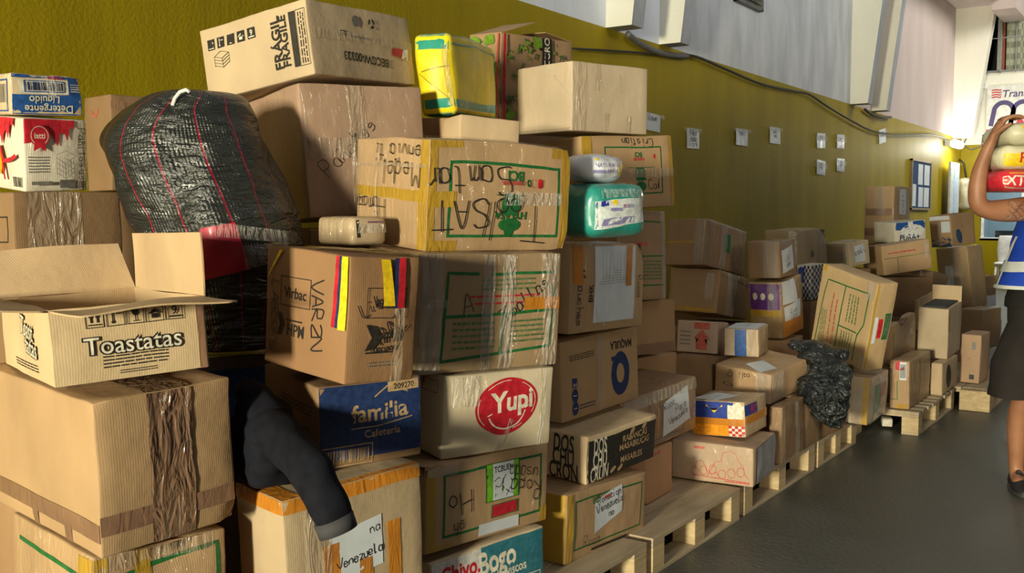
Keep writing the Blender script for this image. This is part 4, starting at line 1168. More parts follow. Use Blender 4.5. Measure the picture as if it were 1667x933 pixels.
def f_santa(mk, s):
    green_front(mk, 'R', .14, .14, .91, .80, .009)
    mk.tape([('R', 0, 0, .05, 1), ('L', .90, 0, 1, 1), ('R', .93, 0, 1.0, 1), ('R', 0, .0, .2, .10), ('R', 0, .93, .22, 1), ('R', .85, .9, 1, 1)], TYEL, 'yellow_tape')
    mk.rect('L', .0, .44, .95, .54, TYEL, 'yellow_tape'); mk.rect('R', 0, .40, .18, .54, TYEL, 'yellow_tape')
    mk.rect('R', .5, .44, .93, .56, TFILM, 'clear_tape', wob=.01); mk.rect('T', 0, .3, 1, .5, TCLEAR, 'clear_tape', wob=.004); mk.rect('T', 0, 0, 1, .12, TCLEAR, 'clear_tape', wob=.003)
    mk.text('R', 'BCI', .585, .70, .042, GREEN, PI, .03); mk.rect('R', .50, .625, .63, .655, LRED); mk.text('R', 'COLOMBIA', .565, .64, .018, LRED, PI, .02)
    mk.frame('R', .70, .61, .79, .68, .002, LRED); mk.ell('R', .765, .645, .010, .016, RED); mk.ell('R', .68, .645, .009, .012, GREEN, inner=.5)
    mk.ell('R', .53, .44, .022, .034, GREEN); mk.ell('R', .58, .44, .022, .034, GREEN); mk.line('R', [(.45, .53), (.66, .53)], .003, GREEN)
    mk.text('R', 'HYLASA', .555, .34, .034, GREEN, PI, .03); mk.ell('R', .555, .25, .043, .022, GREEN); mk.ell('R', .555, .20, .020, .022, GREEN); mk.rect('R', .515, .26, .60, .30, GREEN)
    mk.hand('R', 'Samtan', .27, .66, .085, PI + .06, .004, 11); mk.hand('R', 'SAT', .22, .36, .09, PI + .05, .0045, 4); mk.hand('R', 'oo', .56, .40, .09, PI, .004, 4); mk.hand('R', 'T', .74, .30, .12, PI, .004, 6)
    mk.line('R', [(.42, .10), (.44, .47)], .004, MARK, 'marker_writing'); mk.line('R', [(.37, .14), (.40, .46)], .004, MARK, 'marker_writing')
    mk.hand('L', 'Medel', .66, .70, .070, PI, .0035, 5); mk.hand('L', 'envia ti', .60, .87, .055, PI, .0035, 7); mk.hand('L', 'Hamaq', .27, .36, .06, PI, .0035, 8); mk.hand('L', 't', .36, .22, .06, PI, .0035, 8); mk.hand('L', 'qs', .38, .10, .06, PI, .0035, 9)
    mk.line('L', [(.36, .95), (.34, .5), (.36, .1)], .008, TFILM, 'film_crease'); mk.rect('L', 0, .74, 1, .77, TCLEAR, 'clear_tape')
carton('santa', 'large tan box with green frame and upside down handwriting, yellow taped edges', KRW, f_santa, seed=9, amp=.009, dents=[((1, 0, 0), .06, .015), ((1, 0, 1), .05, .01)])

# --- next column
def f_five(mk, s):
    mk.frame('R', .10, .16, .93, .86, .006, GREEN); mk.rect('R', 0, 0, .07, 1, TYEL, 'yellow_tape', wob=.004); mk.rect('L', .7, 0, 1, 1, TYEL, 'yellow_tape', wob=.004)
    mk.quad('R', [(.33, .30), (.66, .50), (.66, .93), (.33, .78)], PAPER, 'paper_label')
    mk.hand('R', 'Donacion', .50, .80, .030, .12, .003, 3); mk.hand('R', 'Venezuela', .50, .68, .030, .12, .003, 4); mk.hand('R', 'no', .52, .54, .030, .12, .003, 5)
    mk.text('R', 'BCI', .34, .80, .03, GREEN, 0, .02); mk.rect('R', .44, .78, .52, .82, LRED); mk.hand('R', 'Ropa', .3, .22, .04, 0, .002, 3); mk.rect('R', .3, .06, .75, .1, BLACK)
carton('five', 'tan box with green outline carrying a tilted white marker note', KRW, f_five)
def f_cron(mk, s):
    mk.rect('R', .0, .02, .995, .90, BLACK)
    for k, (a, c) in enumerate((('CRON', 'CRUN'), ('CHU', 'CHU'), ('DOS', 'DOS'))):
        v = .18 + .30 * k
        mk.text('L', a, .66, v, .090, BLACK, 0, .02, sx=.50)
        mk.text('R', c, .17, v - .02, .082, CREAM, 0, .02, sx=.52)
    mk.text('R', 'MASABLES', .62, .78 - .5, .034, GOLD, .0, .015); mk.text('R', 'MASABRUCAS', .66, .55, .034, GOLD, 0, .015); mk.text('R', 'RABANCAS', .66, .72, .034, GOLD, 0, .015)
    for (u, v) in ((.62, .84), (.8, .86), (.46, .12), (.36, .14)): mk.ell('R', u, v, .02, .009, GOLD, .5)
carton('cron', 'black snack box with cream capital letters', card('cream2', (.60, .45, .27), wrap=.4), f_cron)
def f_maq(mk, s):
    mk.ell('R', .74, .42, .066, .086, NAVY, .0, inner=.45, n=48); mk.rect('R', .62, .60, .80, .66, NAVY)
    mk.text('R', 'MAQUILA', .76, .80, .045, BLACK, PI - .03, .02, sx=.8)
    mk.smalltext('R', .10, .74, .40, .82, 3, BLACK, 3); mk.rect('R', .12, .40, .18, .52, NAVY); mk.text('R', 'M', .15, .46, .04, CREAM, 0, .02, sx=.7)
    mk.ell('R', .15, .30, .02, .026, NAVY); mk.ell('R', .15, .14, .02, .026, NAVY); mk.rect('R', .13, .295, .17, .305, CREAM); mk.rect('R', .13, .135, .17, .145, CREAM)
    mk.rect('R', .42, 0, .52, 1, TCLEAR, 'clear_tape', wob=.004); mk.smalltext('R', .2, .10, .40, .18, 2, NAVY, 3)
carton('maquila', 'tan box with a dark blue ring logo and inverted lettering', KR, f_maq)
def f_map(mk, s):
    mk.rect('R', .30, .10, .86, .97, PAPER, 'paper_label', wob=.002); mk.rect('T', .30, 0, .80, .3, PAPER, 'paper_label')
    for k in range(14): mk.line('R', [(.36, .90 - .028 * k), (.78, .91 - .028 * k)], .0015, GREYI, 'printed_form')
    for k in range(8): mk.line('R', [(.40 + .05 * k, .90), (.40 + .05 * k, .55)], .0012, GREYI, 'printed_form')
    mk.hand('R', 'Mapuches', .12, .40, .042, -PI / 2, .0035, 6); mk.hand('R', '3', .2, .8, .05, 0, .003, 3); mk.rect('R', .02, .55, .14, .97, TORANGE, 'orange_tape_strip', wob=.006)
    mk.rect('R', .72, .5, .80, .97, TORANGE, 'orange_tape_strip', wob=.004); mk.text('R', 'BHK', .25, .45, .035, BLACK, PI / 2, .02)
    mk.hand('R', 'Ropa', .92, .5, .035, -PI / 2, .002, 6); mk.rect('T', .7, 0, .85, 1, TORANGE, 'orange_tape_strip')
    mk.line('R', [(.52, .96), (.50, .4), (.44, .05)], .003, WHITE, 'film_crease'); mk.line('R', [(.32, .3), (.38, .02)], .003, TFILM, 'film_crease')
carton('mapuche', 'upright tan box with a large pasted white form and orange tape', KRW, f_map, amp=.008, dents=[((1, 0, 1), .07, .02)])
def f_cafe(mk, s):
    green_front(mk, 'R', .24, .20, .86, .84, .006); mk.rect('R', 0, .0, .10, 1, TYEL, 'yellow_tape', wob=.004); mk.rect('R', .955, 0, 1, 1, TYEL, 'yellow_tape', wob=.003)
    mk.text('R', 'BCI', .60, .74, .028, GREEN, PI, .03); mk.rect('R', .54, .66, .66, .70, LRED); mk.ell('R', .78, .71, .006, .010, RED)
    mk.ell('R', .585, .47, .018, .03, GREEN); mk.ell('R', .63, .47, .018, .03, GREEN); mk.rect('R', .555, .38, .67, .41, GREEN); mk.ell('R', .61, .30, .03, .02, GREEN); mk.ell('R', .61, .24, .013, .02, GREEN)
    mk.line('R', [(.46, .56), (.78, .56)], .002, GREEN); mk.hand('R', 'Cristian', .60, .915, .036, PI, .003, 3); mk.hand('R', 'Café', .78, .31, .036, .05, .003, 5)
    mk.rect('R', 0, .42, 1, .54, TCLEAR, 'clear_tape', wob=.002)
carton('cafe', 'tan box with green frame and small plant emblem behind the nappy packs', KR, f_cafe)

# --- tall rear ones
def f_pan(mk, s):
    mk.hand('R', 'Pañales', .34, .52, .060, .72, .0025, 4); mk.poly('R', .40, .60, [(0, .018), (.010, .004), (.004, .004), (.004, -.018), (-.004, -.018), (-.004, .004), (-.010, .004)], BLACK)
    mk.rect('R', .36, .1, .50, 1, TCLEAR, 'clear_tape', wob=.003); mk.rect('R', 0, .44, 1, .60, TCLEAR, 'clear_tape', wob=.002)
    mk.line('R', [(.03, .85), (.03, .55)], .006, TFILM, 'film_crease')
carton('panales', 'large rosy brown box marked with a slanting marker word', PINKB, f_pan, seed=5)
def f_becc(mk, s):
    storage_icons(mk, 'L', .10, .76, .036, 5, rot=.0, inv=True, du=.050)
    for k in range(4): mk.line('L', [(.12, .58 - .04 * k), (.20, .54 - .04 * k), (.27, .60 - .04 * k)], .0016, BLACK)
    mk.line('L', [(.12, .44), (.12, .58), (.19, .64), (.27, .60), (.27, .48), (.20, .42), (.12, .46)], .0016, BLACK); mk.line('L', [(.20, .42), (.20, .54)], .0016, BLACK)
    mk.text('L', 'FRÁGIL', .715, .52, .055, BLACK, PI / 2, .02); mk.text('L', 'FRAGILE', .785, .52, .046, BLACK, PI / 2, .02)
    mk.rect('L', .85, .15, .90, .88, BLACK); mk.smalltext('L', .86, .2, .89, .84, 1, CREAM, 2, vert=True); mk.frame('L', .905, .15, .985, .88, .0015, BLACK); mk.smalltext('L', .915, .18, .975, .85, 3, BLACK, 5, vert=True)
    mk.text('R', 'BECCW-00323', .50, .28, .040, BLACK, PI - .03, .02, sx=.95); mk.ell('R', .43, .80, .020, .020, GREYI, inner=.0); 
    for k in range(3): mk.ell('R', .58, .80, .018, .018, BLACK, k * 2.09, a0=0, a1=1.4, inner=.5, n=8)
    mk.rect('R', 0, .50, 1, .62, TCLEAR, 'clear_tape', wob=.002); mk.text('R', '322', .30, .60, .024, BLACK, PI, .02); mk.smalltext('R', .38, .55, .55, .60, 1, GREYI, 2)
    mk.quad('R', [(.76, .40), (.91, .36), (.93, .50), (.77, .52)], RED, 'red_sticker'); mk.quad('R', [(.86, .37), (.93, .35), (.94, .52), (.89, .50)], WHITE, 'red_sticker_tail')
carton('beccw', 'tilted box with FRAGIL print, highest of the whole pile', card('pale2', (.54, .41, .26)), f_becc, seed=6, bulge=.003)
# yellow and teal wrapped bundle
TEALW = plain('teal_plastic', (.03, .30, .22), .35, wrap=.5); YELW = plain('yellow_plastic', (.86, .66, .012), .45, wrap=.2)
def f_yel(mk, s):
    mk.rect('R', 0, 0, 1, .17, TEALW, 'teal_band'); mk.rect('L', 0, 0, 1, .19, TEALW, 'teal_band')
    mk.rect('T', 0, 0, 1, 1, TEALW, 'teal_band'); mk.rect('R', 0, .87, 1, 1, TEALW, 'teal_band'); mk.rect('L', 0, .80, 1, 1, TEALW, 'teal_band'); mk.rect('D', 0, 0, 1, 1, TEALW, 'teal_band')
    mk.line('L', [(0, .50), (.4, .54), (1, .58)], .004, tape_mat('dark_yellow_fold', (.3, .24, .02)), 'fold_line'); mk.line('L', [(.1, .50), (.8, .2)], .003, tape_mat('dark_yellow_fold', (.3, .24, .02)), 'fold_line')
    mk.rect('L', .8, .1, 1.0, .86, TFILM, 'clear_tape', wob=.008)
carton('yellow', 'bright yellow plastic bundle with teal top and bottom', YELW, f_yel, name='wrapped_bundle', cat='bundle', body_name='bundle', r=.02, bulge=.02, amp=.015, seed=3)
def f_leaf(mk, s):
    rnd = random.Random(5)
    OLG = ink('olive_leaf_ink', (.08, .13, .04)); LIM = ink('bright_leaf_ink', (.16, .30, .02))
    for f_ in ('L', 'R'):
        for k in range(26):
            u, v = rnd.uniform(.08, .94), rnd.uniform(.06, .94); a = rnd.uniform(0, 6.3); sz = rnd.uniform(.015, .032)
            mk.ell(f_, u, v, sz, sz * .28, rnd.choice((OLG, LIM, OLG)), a, n=12, rings=1); mk.ell(f_, u, v, sz * .8, sz * .25, rnd.choice((OLG, LIM)), a + .8, n=12, rings=1)
        for k in range(14): mk.ell(f_, rnd.uniform(.05, .95), rnd.uniform(.05, .95), .006, .006, OLG, n=8, rings=1)
        for k in range(6): mk.ell(f_, rnd.uniform(.05, .95), rnd.choice((.05, .93, .1)), .035, .02, LIM, rnd.uniform(0, 3), n=14, rings=1)
    mk.rect('R', 0, 0, .03, .99, RED, 'red_ribbon', wob=.005); mk.rect('L', .96, 0, 1, .99, RED, 'red_ribbon', wob=.005)
    mk.rect('R', .52, .62, .66, .99, BLACK, 'sticker'); mk.text('R', 'NEGRO', .59, .80, .055, CREAM, PI / 2, .02, sx=.9)
tl, sl = carton('leaf', 'kraft gift box printed with green leaves and a red ribbon corner', KR, f_leaf)
A, B, H = sl.D
fm = MB()
for (a, c, d) in (((-A / 2, -B / 2, H), (-A / 2, B / 2, H), (.02 + A * .42, 0, .07)), ((A / 2, B / 2, H), (A / 2, -B / 2, H), (-A * .40, 0, .03))):
    a, c, d = Vector(a), Vector(c), Vector(d)
    fm = MB(); fm.add([a, c, c + d, a + d, a + Vector((0, 0, -.004)), c + Vector((0, 0, -.004)), c + d + Vector((0, 0, -.004)), a + d + Vector((0, 0, -.004))], [(0, 1, 2, 3), (7, 6, 5, 4), (0, 4, 5, 1), (1, 5, 6, 2), (2, 6, 7, 3), (3, 7, 4, 0)])
    fm.build('flap', KR, tl)
carton('small', 'small pale box peeking out between the yellow bundle and the beige box', PALE)
def f_white(mk, s):
    mk.rect('R', .28, .6, .36, 1, TCLEAR, 'clear_tape', wob=.003); mk.rect('R', 0, 0, .18, 1, TCLEAR, 'clear_tape', wob=.004); mk.rect('L', 0, .0, 1, .05, TCLEAR, 'clear_tape')
    mk.line('R', [(.62, .86), (.64, .60)], .005, TFILM, 'film_crease'); mk.line('L', [(.6, .92), (.98, .5)], .004, TFILM, 'film_crease'); mk.rect('R', .42, .02, .48, .28, TCLEAR, 'clear_tape'); mk.rect('R', .70, .02, .78, .26, TCLEAR, 'clear_tape')
carton('white', 'plain smooth beige box standing high against the yellow wall', card('beige_board', (.56, .44, .30), wrap=.25), f_white, bulge=.003, amp=.003)

# --- behind and beside the nappies
def f_g7(mk, s):
    mk.line('R', [(0, .90), (.9, .88)], .006, GREEN); mk.line('R', [(0, .5), (.95, .50)], .006, GREEN); mk.line('R', [(0, .16), (.95, .17)], .006, GREEN); mk.smalltext('R', .3, .22, .9, .46, 6, FGREEN, 3); mk.rect('R', .3, .62, .6, .66, LRED); mk.rect('R', .9, 0, 1, 1, TFILM, 'clear_tape', wob=.008)
carton('green7', 'dark tan box with green lines squeezed behind the pasted form box', card('dark_tan_wrapped', (.30, .19, .10), wrap=.6), f_g7)
carton('plain7', 'plain brown box below the dark tan box with green lines', BR, lambda mk, s: mk.tape([('R', 0, 0, 1, .2)], TBROWN))
carton('plain8', 'plain brown box behind the box with the pale Venezuela note', BR)
def f_ven(mk, s):
    mk.quad('R', [(.52, .12), (.90, .26), (.87, .90), (.52, .72)], PAPER, 'paper_label'); mk.hand('R', 'Ropa', .60, .66, .035, .2, .003, 3); mk.hand('R', 'Para', .76, .56, .035, .2, .003, 4); mk.hand('R', 'Venezuela', .72, .40, .03, .2, .003, 5)
    mk.rect('R', .3, .08, .8, .12, GREYI); mk.rect('R', 0, .8, 1, 1, TFILM, 'clear_tape', wob=.006)
carton('venez', 'long wrapped brown box carrying a pale handwritten note', BRDW, f_ven)
carton('orangeb', 'peach coloured box standing on the bare pallet deck', card('peach_board', (.50, .28, .15)), lambda mk, s: mk.rect('R', .0, .9, .5, .96, LRED))
def f_12(mk, s):
    P = [(.45, .15), (.5, .35), (.55, .55), (.62, .60), (.64, .80), (.74, .86), (.80, .78), (.82, .62), (.88, .50), (.90, .30), (.94, .2)]
    mk.line('L', P, .003, LRED); mk.line('L', [(.3, .3), (.32, .5), (.38, .56), (.42, .45), (.45, .3), (.5, .2), (.55, .3), (.6, .18)], .003, LRED)
    mk.line('L', [(.28, .16), (.60, .13), (.96, .10)], .004, LRED); mk.smalltext('L', .66, .05, .96, .11, 1, RED, 3); mk.rect('L', .28, .84, .42, .90, LRED)
    for k in range(6): mk.ell('L', .30 + .11 * k, .25 + .05 * (k % 3), .018, .022, LRED, inner=.85, n=16)
    mk.rect('R', .08, .05, .95, .98, plain('grey_plastic_sleeve', (.40, .41, .44), .35, wrap=.8), 'plastic_sleeve', wob=.012); mk.hand('R', 'cali', .5, .6, .05, .2, .004, 3)
carton('b12', 'flat box with a red line drawing of houses, on the pallet', card('rosy2', (.46, .33, .22), wrap=.4), f_12)
def f_13(mk, s):
    OR = ink('cat_orange_ink', (.75, .28, .01), .35, .4); BL = ink('royal_ink', (.02, .05, .28), .35, .4)
    mk.rect('L', .0, .50, .80, .98, BL); mk.rect('L', .0, .02, .70, .50, OR); mk.rect('L', .70, .0, 1, 1, CREAM)
    mk.poly('L', .45, .60, [(-.05, -.03), (-.04, .05), (-.02, .03), (.02, .03), (.04, .05), (.05, -.03)], YEL)
    for i in range(5):
        for j in range(5):
            if (i + j) % 2: mk.rect('L', .70 + .06 * i, .02 + .075 * j, .76 + .06 * i, .095 + .075 * j, RED)
    mk.rect('L', 0, .32, 1, .52, TORANGE, 'orange_tape_strip', wob=.003); mk.rect('R', 0, .36, 1, .58, TORANGE, 'orange_tape_strip', wob=.003)
    mk.rect('R', 0, .60, .5, .9, BL); mk.text('R', 'RT', .35, .75, .05, RED, 0, .03); mk.quad('T', [(-.0, .5), (.6, .3), (.7, .8), (.1, 1)], PAPER, 'paper_label'); mk.hand('T', 'Ropa', .3, .65, .03, 0, .002, 3)
carton('b13', 'pet food box with orange tape and red and white check pattern', card('pale3', (.50, .36, .21), wrap=.7), f_13)
def f_14(mk, s):
    mk.hand('L', 'cali 12', .45, .80, .03, PI, .003, 4); mk.rect('L', .75, 0, 1, 1, TFILM, 'clear_tape', wob=.010); mk.rect('R', 0, 0, .3, 1, TFILM, 'clear_tape', wob=.010); mk.ell('L', .25, .4, .03, .01, BLACK, inner=.8)
    mk.quad('T', [(.0, .2), (.3, .1), (.5, .5), (.2, .6)], PAPER, 'paper_label')
carton('b14', 'long wrapped brown box under the small box with blue print', KRW, f_14)
def f_15(mk, s):
    mk.rect('L', .32, 0, .66, 1, BLUE, 'blue_tape', wob=.006); mk.rect('L', .38, .1, .6, .9, WHITE, 'blue_tape_lettering'); mk.rect('L', .42, .05, .56, .95, BLUE, 'blue_tape', wob=.006); mk.rect('T', .05, .05, .95, .95, PAPER, 'paper_label'); mk.hand('T', 'cali', .5, .5, .04, 0, .003, 3)
    mk.rect('L', .68, 0, .95, 1, TFILM, 'clear_tape', wob=.010); mk.rect('L', 0, 0, .3, 1, TFILM, 'clear_tape', wob=.010)
carton('b15', 'small shiny box with a blue and white printed band', card('tan5', (.50, .36, .21), wrap=.9), f_15)
carton('b16', 'dark box standing on edge on the pallet beside the pet food box', BRDW, lambda mk, s: (mk.rect('R', 0, 0, .12, 1, TCLEAR, 'clear_tape', wob=.004), mk.rect('R', .5, 0, .7, 1, TFILM, 'clear_tape', wob=.008)))
carton('b17', 'dark wrapped box standing between the edge-on box and the black bag', BRDW)
carton('b18', 'dark brown box half covered by the crumpled black bag', BRD)
def f_19(mk, s):
    mk.rect('L', .0, .0, .8, .8, TFILM, 'clear_tape', wob=.014); mk.rect('L', .8, 0, 1, 1, TYEL, 'yellow_tape', wob=.004); mk.rect('R', .2, .2, .5, .8, GREEN); mk.rect('R', .5, .5, .8, .8, LRED); mk.rect('R', 0, 0, .9, 1, TFILM, 'clear_tape', wob=.014)
carton('b19', 'shiny film wrapped box below the big leaning box', card('shiny_tan', (.44, .32, .18), wrap=1.0), f_19, bulge=.015)
def f_20(mk, s):
    mk.line('L', [(.06, .02), (.14, .84), (.88, .86)], .008, GREEN); mk.line('L', [(.46, .02), (.48, .86)], .008, GREEN); mk.line('L', [(.90, .86), (.88, .5), (.8, .36)], .008, GREEN); mk.line('L', [(.46, .38), (.78, .38)], .008, GREEN); mk.line('L', [(.80, .38), (.80, .06)], .008, GREEN)
    mk.smalltext('L', .28, .08, .33, .72, 1, LRED, 3, vert=True); mk.smalltext('L', .36, .08, .41, .66, 1, LRED, 5, vert=True); mk.smalltext('L', .12, .1, .24, .5, 4, FGREEN, 5, vert=True); mk.smalltext('L', .52, .12, .74, .34, 5, FGREEN, 3, vert=True); mk.smalltext('L', .56, .46, .76, .78, 4, FGREEN, 6, vert=True)
    mk.rect('R', 0, 0, .10, 1, TYEL, 'yellow_tape', wob=.004); mk.rect('L', .88, .0, 1, .18, TFILM, 'clear_tape', wob=.010); mk.rect('L', .84, .8, 1, 1, TFILM, 'clear_tape', wob=.010); mk.rect('L', .0, .93, .1, 1, TYEL, 'yellow_tape')
    mk.rect('R', .12, .32, .28, .62, PAPER, 'paper_label'); mk.smalltext('R', .16, .34, .24, .60, 1, BLACK, 5, vert=True); mk.rect('R', .32, .38, .52, .60, RED); mk.rect('R', .60, .36, .90, .66, GREEN); mk.rect('R', .66, .38, .84, .64, GREYI)
carton('b20', 'big tan box leaning to the left with green ruled panels', card('kraft_light', (.48, .33, .17), wrap=.25), f_20)
def f_21b(mk, s):
    mk.rect('L', 0, .52, 1, .97, PURPLE); 
    for k in range(3): mk.ell('L', .22 + .24 * k, .75, .016, .022, CREAM); 
    mk.rect('L', 0, .40, 1, .52, TYEL, 'yellow_tape'); mk.quad('R', [(.1, .1), (.75, .3), (.75, .62), (.05, .55)], PAPER, 'paper_label'); mk.rect('R', .02, .6, .6, 1, PAPER, 'paper_label'); mk.hand('R', 'Ropa', .4, .44, .035, .2, .003, 3); mk.hand('R', 'libre', .4, .34, .03, .2, .003, 3)
    mk.rect('R', .0, .0, 1, .3, TORANGE, 'orange_tape_strip', wob=.004); mk.rect('L', .6, .5, .9, 1, TFILM, 'clear_tape', wob=.012)
carton('b21b', 'bulging box with a purple band and pasted white notes', card('tan_bulge', (.36, .24, .11), wrap=.8), f_21b, bulge=.02)
carton('b21a', 'brown wrapped box with a white note, on the box with the purple band', BRDW, lambda mk, s: (mk.quad('R', [(.12, .1), (.8, .2), (.78, .85), (.1, .72)], PAPER, 'paper_label'), mk.hand('R', 'cali', .45, .55, .05, .2, .004, 3), mk.hand('R', 'uno', .45, .35, .04, .2, .004, 5), mk.rect('L', .5, 0, .95, 1, TFILM, 'clear_tape', wob=.01)))
def f_22(mk, s):
    mk.rect('R', 0, .94, 1, 1, TFILM, 'clear_tape', wob=.012); mk.rect('R', 0, .0, .06, 1, GREYI); mk.rect('R', .42, .4, .55, .8, GREEN); mk.rect('L', .72, 0, .95, 1, TFILM, 'clear_tape', wob=.01); mk.rect('L', 0, .48, .7, .52, TYEL, 'yellow_tape'); mk.rect('R', .3, .0, .45, 1, TFILM, 'clear_tape', wob=.01)
carton('b22', 'tilted wrapped brown box, upper of two against the dark wall', BRDW, f_22)
carton('b23', 'bulging brown box directly under the tilted wrapped one by the wall', card('brown_w3', (.31, .19, .095), wrap=.7), lambda mk, s: (mk.rect('L', .75, .3, .9, .9, TFILM, 'clear_tape', wob=.012), mk.rect('L', 0, 0, 1, .1, TYEL, 'yellow_tape'), mk.rect('R', .2, 0, .5, 1, TFILM, 'clear_tape', wob=.012), mk.line('R', [(0, .9), (1, .8)], .005, GREEN)), bulge=.015)
carton('b24', 'rosy box with a faded red print behind the pallet goods', card('rosy3', (.44, .32, .24), wrap=.3), lambda mk, s: (mk.rect('L', .42, .75, .8, .95, LRED), mk.poly('L', .62, .4, [(-.03, -.05), (-.03, .01), (-.045, .01), (0, .06), (.045, .01), (.03, .01), (.03, -.05)], LRED), mk.smalltext('L', .08, .2, .35, .7, 4, GREYI, 3)))
carton('b25', 'dull brown box right under the rosy box', BRD)
carton('b26', 'wide pale box with crumpled film at the back by the wall', card('pale5', (.50, .38, .22), wrap=.6), lambda mk, s: (mk.rect('R', .7, 0, 1, 1, TFILM, 'clear_tape', wob=.015), mk.rect('L', .75, 0, 1, 1, CREAM), mk.ell('R', .5, .3, .03, .03, GREYI)), dents=[((1, 0, 1), .12, .03)])
carton('b27', 'small glossy tilted box with a grey note, behind the big leaning box', card('pale6', (.55, .43, .28), wrap=.9), lambda mk, s: (mk.frame('L', .1, .1, .9, .9, .004, CREAM), mk.rect('R', .25, .15, .75, .85, PAPER, 'paper_label'), mk.hand('R', 'cali', .5, .6, .05, .2, .005, 3), mk.rect('L', .2, .2, .9, .6, TFILM, 'clear_tape', wob=.012)))
def f_28(mk, s):
    mk.rect('L', 0, .5, .55, 1, ink('royal_ink', (.02, .05, .28), .35, .4)); 
    for f_ in ('L', 'R'):
        for i in range(8):
            for j in range(10):
                if (i + j) % 2 and (f_ == 'R' or i > 3 or j < 4): mk.rect(f_, i / 8, .1 * j, (i + 1) / 8, .1 * j + .1, NAVY)
    mk.rect('L', .2, .3, .5, .8, TFILM, 'clear_tape', wob=.014)
carton('b28', 'blue and white checked pack wedged behind the purple banded box', WHITEB, f_28, name='checked_pack', cat='pack', body_name='pack')
carton('b29', 'tall brown box with two dark tape bands against the yellow wall', card('tan6', (.44, .29, .15), wrap=.6), lambda mk, s: (mk.rect('L', 0, .48, 1, .6, TBROWN, 'brown_tape_strip'), mk.rect('L', 0, .12, 1, .26, TBROWN, 'brown_tape_strip'), mk.rect('L', .4, .5, .7, 1, TFILM, 'clear_tape', wob=.015), mk.rect('R', .3, .5, .7, .95, PAPER, 'paper_label'), mk.hand('R', 'cali', .5, .7, .08, PI / 2, .006, 3)))
def f_30(mk, s):
    mk.rect('R', 0, .6, 1, .99, BLUE); mk.ell('R', .55, .52, .13, .06, WHITE); mk.text('R', 'PURA+', .45, .22, .075, NAVY, 0, .02); mk.rect('R', .42, .6, .58, .98, WHITE)
carton('b30', 'white and blue PURA+ box among the far boxes', WHITEB, f_30)
carton('b31', 'wide brown box with one red line of print, under the white and blue box', KRW, lambda mk, s: (mk.smalltext('R', .12, .68, .68, .76, 1, RED, 3), mk.line('R', [(.02, .55), (.98, .55)], .004, GREEN), mk.line('R', [(.3, .55), (.3, .0)], .004, GREEN), mk.rect('R', .86, .4, .97, .95, TFILM, 'clear_tape', wob=.012)))
def f_32(mk, s):
    NV = ink('slate_ink', (.03, .07, .16)); mk.ell('L', .5, .12, .13, .07, NV); mk.ell('L', .5, .20, .10, .045, KRAFT); mk.rect('L', .02, .02, .98, .06, NV); mk.rect('L', .38, 0, .52, .85, TFILM, 'clear_tape', wob=.012); mk.rect('L', .02, .86, .95, .98, PAPER, 'paper_label'); mk.rect('L', .55, .45, .95, .80, PAPER, 'paper_label')
    mk.ell('R', .3, .3, .05, .08, NV, .4)
carton('b32', 'tan box with a dark blue smile shape and pasted labels, far end', KR, f_32)
carton('b33', 'tall glossy box with glaring tape and a white sheet, at the far end', card('tan7', (.44, .30, .16), wrap=.8), lambda mk, s: (mk.rect('L', .4, .1, .8, .98, TFILM, 'clear_tape', wob=.02), mk.rect('L', .25, .3, .5, .7, PAPER, 'paper_label')))
carton('b34', 'brown box with orange tape and a tilted sticker below the wide brown box', BRDW, lambda mk, s: (mk.rect('L', .4, .0, .9, .45, TORANGE, 'orange_tape_strip', wob=.01), mk.quad('L', [(.2, .1), (.4, .25), (.3, .6), (.1, .4)], PAPER, 'paper_label'), mk.rect('L', .6, .3, .7, 1, TFILM, 'clear_tape', wob=.015)))
carton('b35', 'plain tan box nearest to the worker at the far end', KR, lambda mk, s: (mk.rect('R', 0, .4, 1, .6, TBROWN, 'brown_tape_strip'), mk.rect('R', .3, .02, .98, .36, PAPER, 'paper_label')))
carton('b37', 'beige box with a dark wheel mark, lower of the tall far pair', PALE, lambda mk, s: (mk.ell('R', .35, .5, .06, .08, BLACK),))
# tall opened box: body and one raised rim
t36, s36 = carton('b36', 'tall beige box with its top flap opened and odd things inside', card('beige7', (.54, .42, .28)), lambda mk, s: mk.rect('R', .02, .55, .10, 1, TYEL, 'yellow_tape'))
A, B, H = s36.D
for (lo, hi, nm, mt) in (((-A / 2 + .02, -B / 2 + .02, H), (A / 2 - .02, B / 2 - .02, H + .012), 'contents', plain('dark_cloth', (.05, .05, .05), .9)),):
    MB().box(lo, hi, .004).build(nm, mt, t36)
fm = MB().box((A / 2 - .004, -B / 2, H), (A / 2, B / 2, H + .11)); fm.build('flap', PALE, t36)
fm = MB().box((-A / 2, B / 2 - .004, H), (A / 2, B / 2, H + .06)); fm.build('flap', PALE, t36)
carton('b38', 'tan box with a red mark and white barcode sticker on the slatted pallet', KRW, lambda mk, s: (mk.rect('L', .30, .82, .75, .99, RED), mk.rect('L', .52, .62, .86, .98, PAPER, 'paper_label'), mk.barcode('L', .55, .66, .84, .94, BLACK, 5), mk.line('L', [(.0, .2), (.4, .2), (.4, .6)], .005, GREEN), mk.rect('L', .4, 0, 1, .1, TYEL, 'yellow_tape')))
carton('b39', 'slumped box with yellow tape above the barcode sticker box', KRW, lambda mk, s: (mk.rect('R', 0, 0, .12, 1, TYEL, 'yellow_tape'), mk.rect('R', 0, .3, .9, .8, TCLEAR, 'clear_tape'), mk.rect('R', .7, .5, .85, .65, CREAM)), dents=[((.5, 0, 1), .12, .03)])
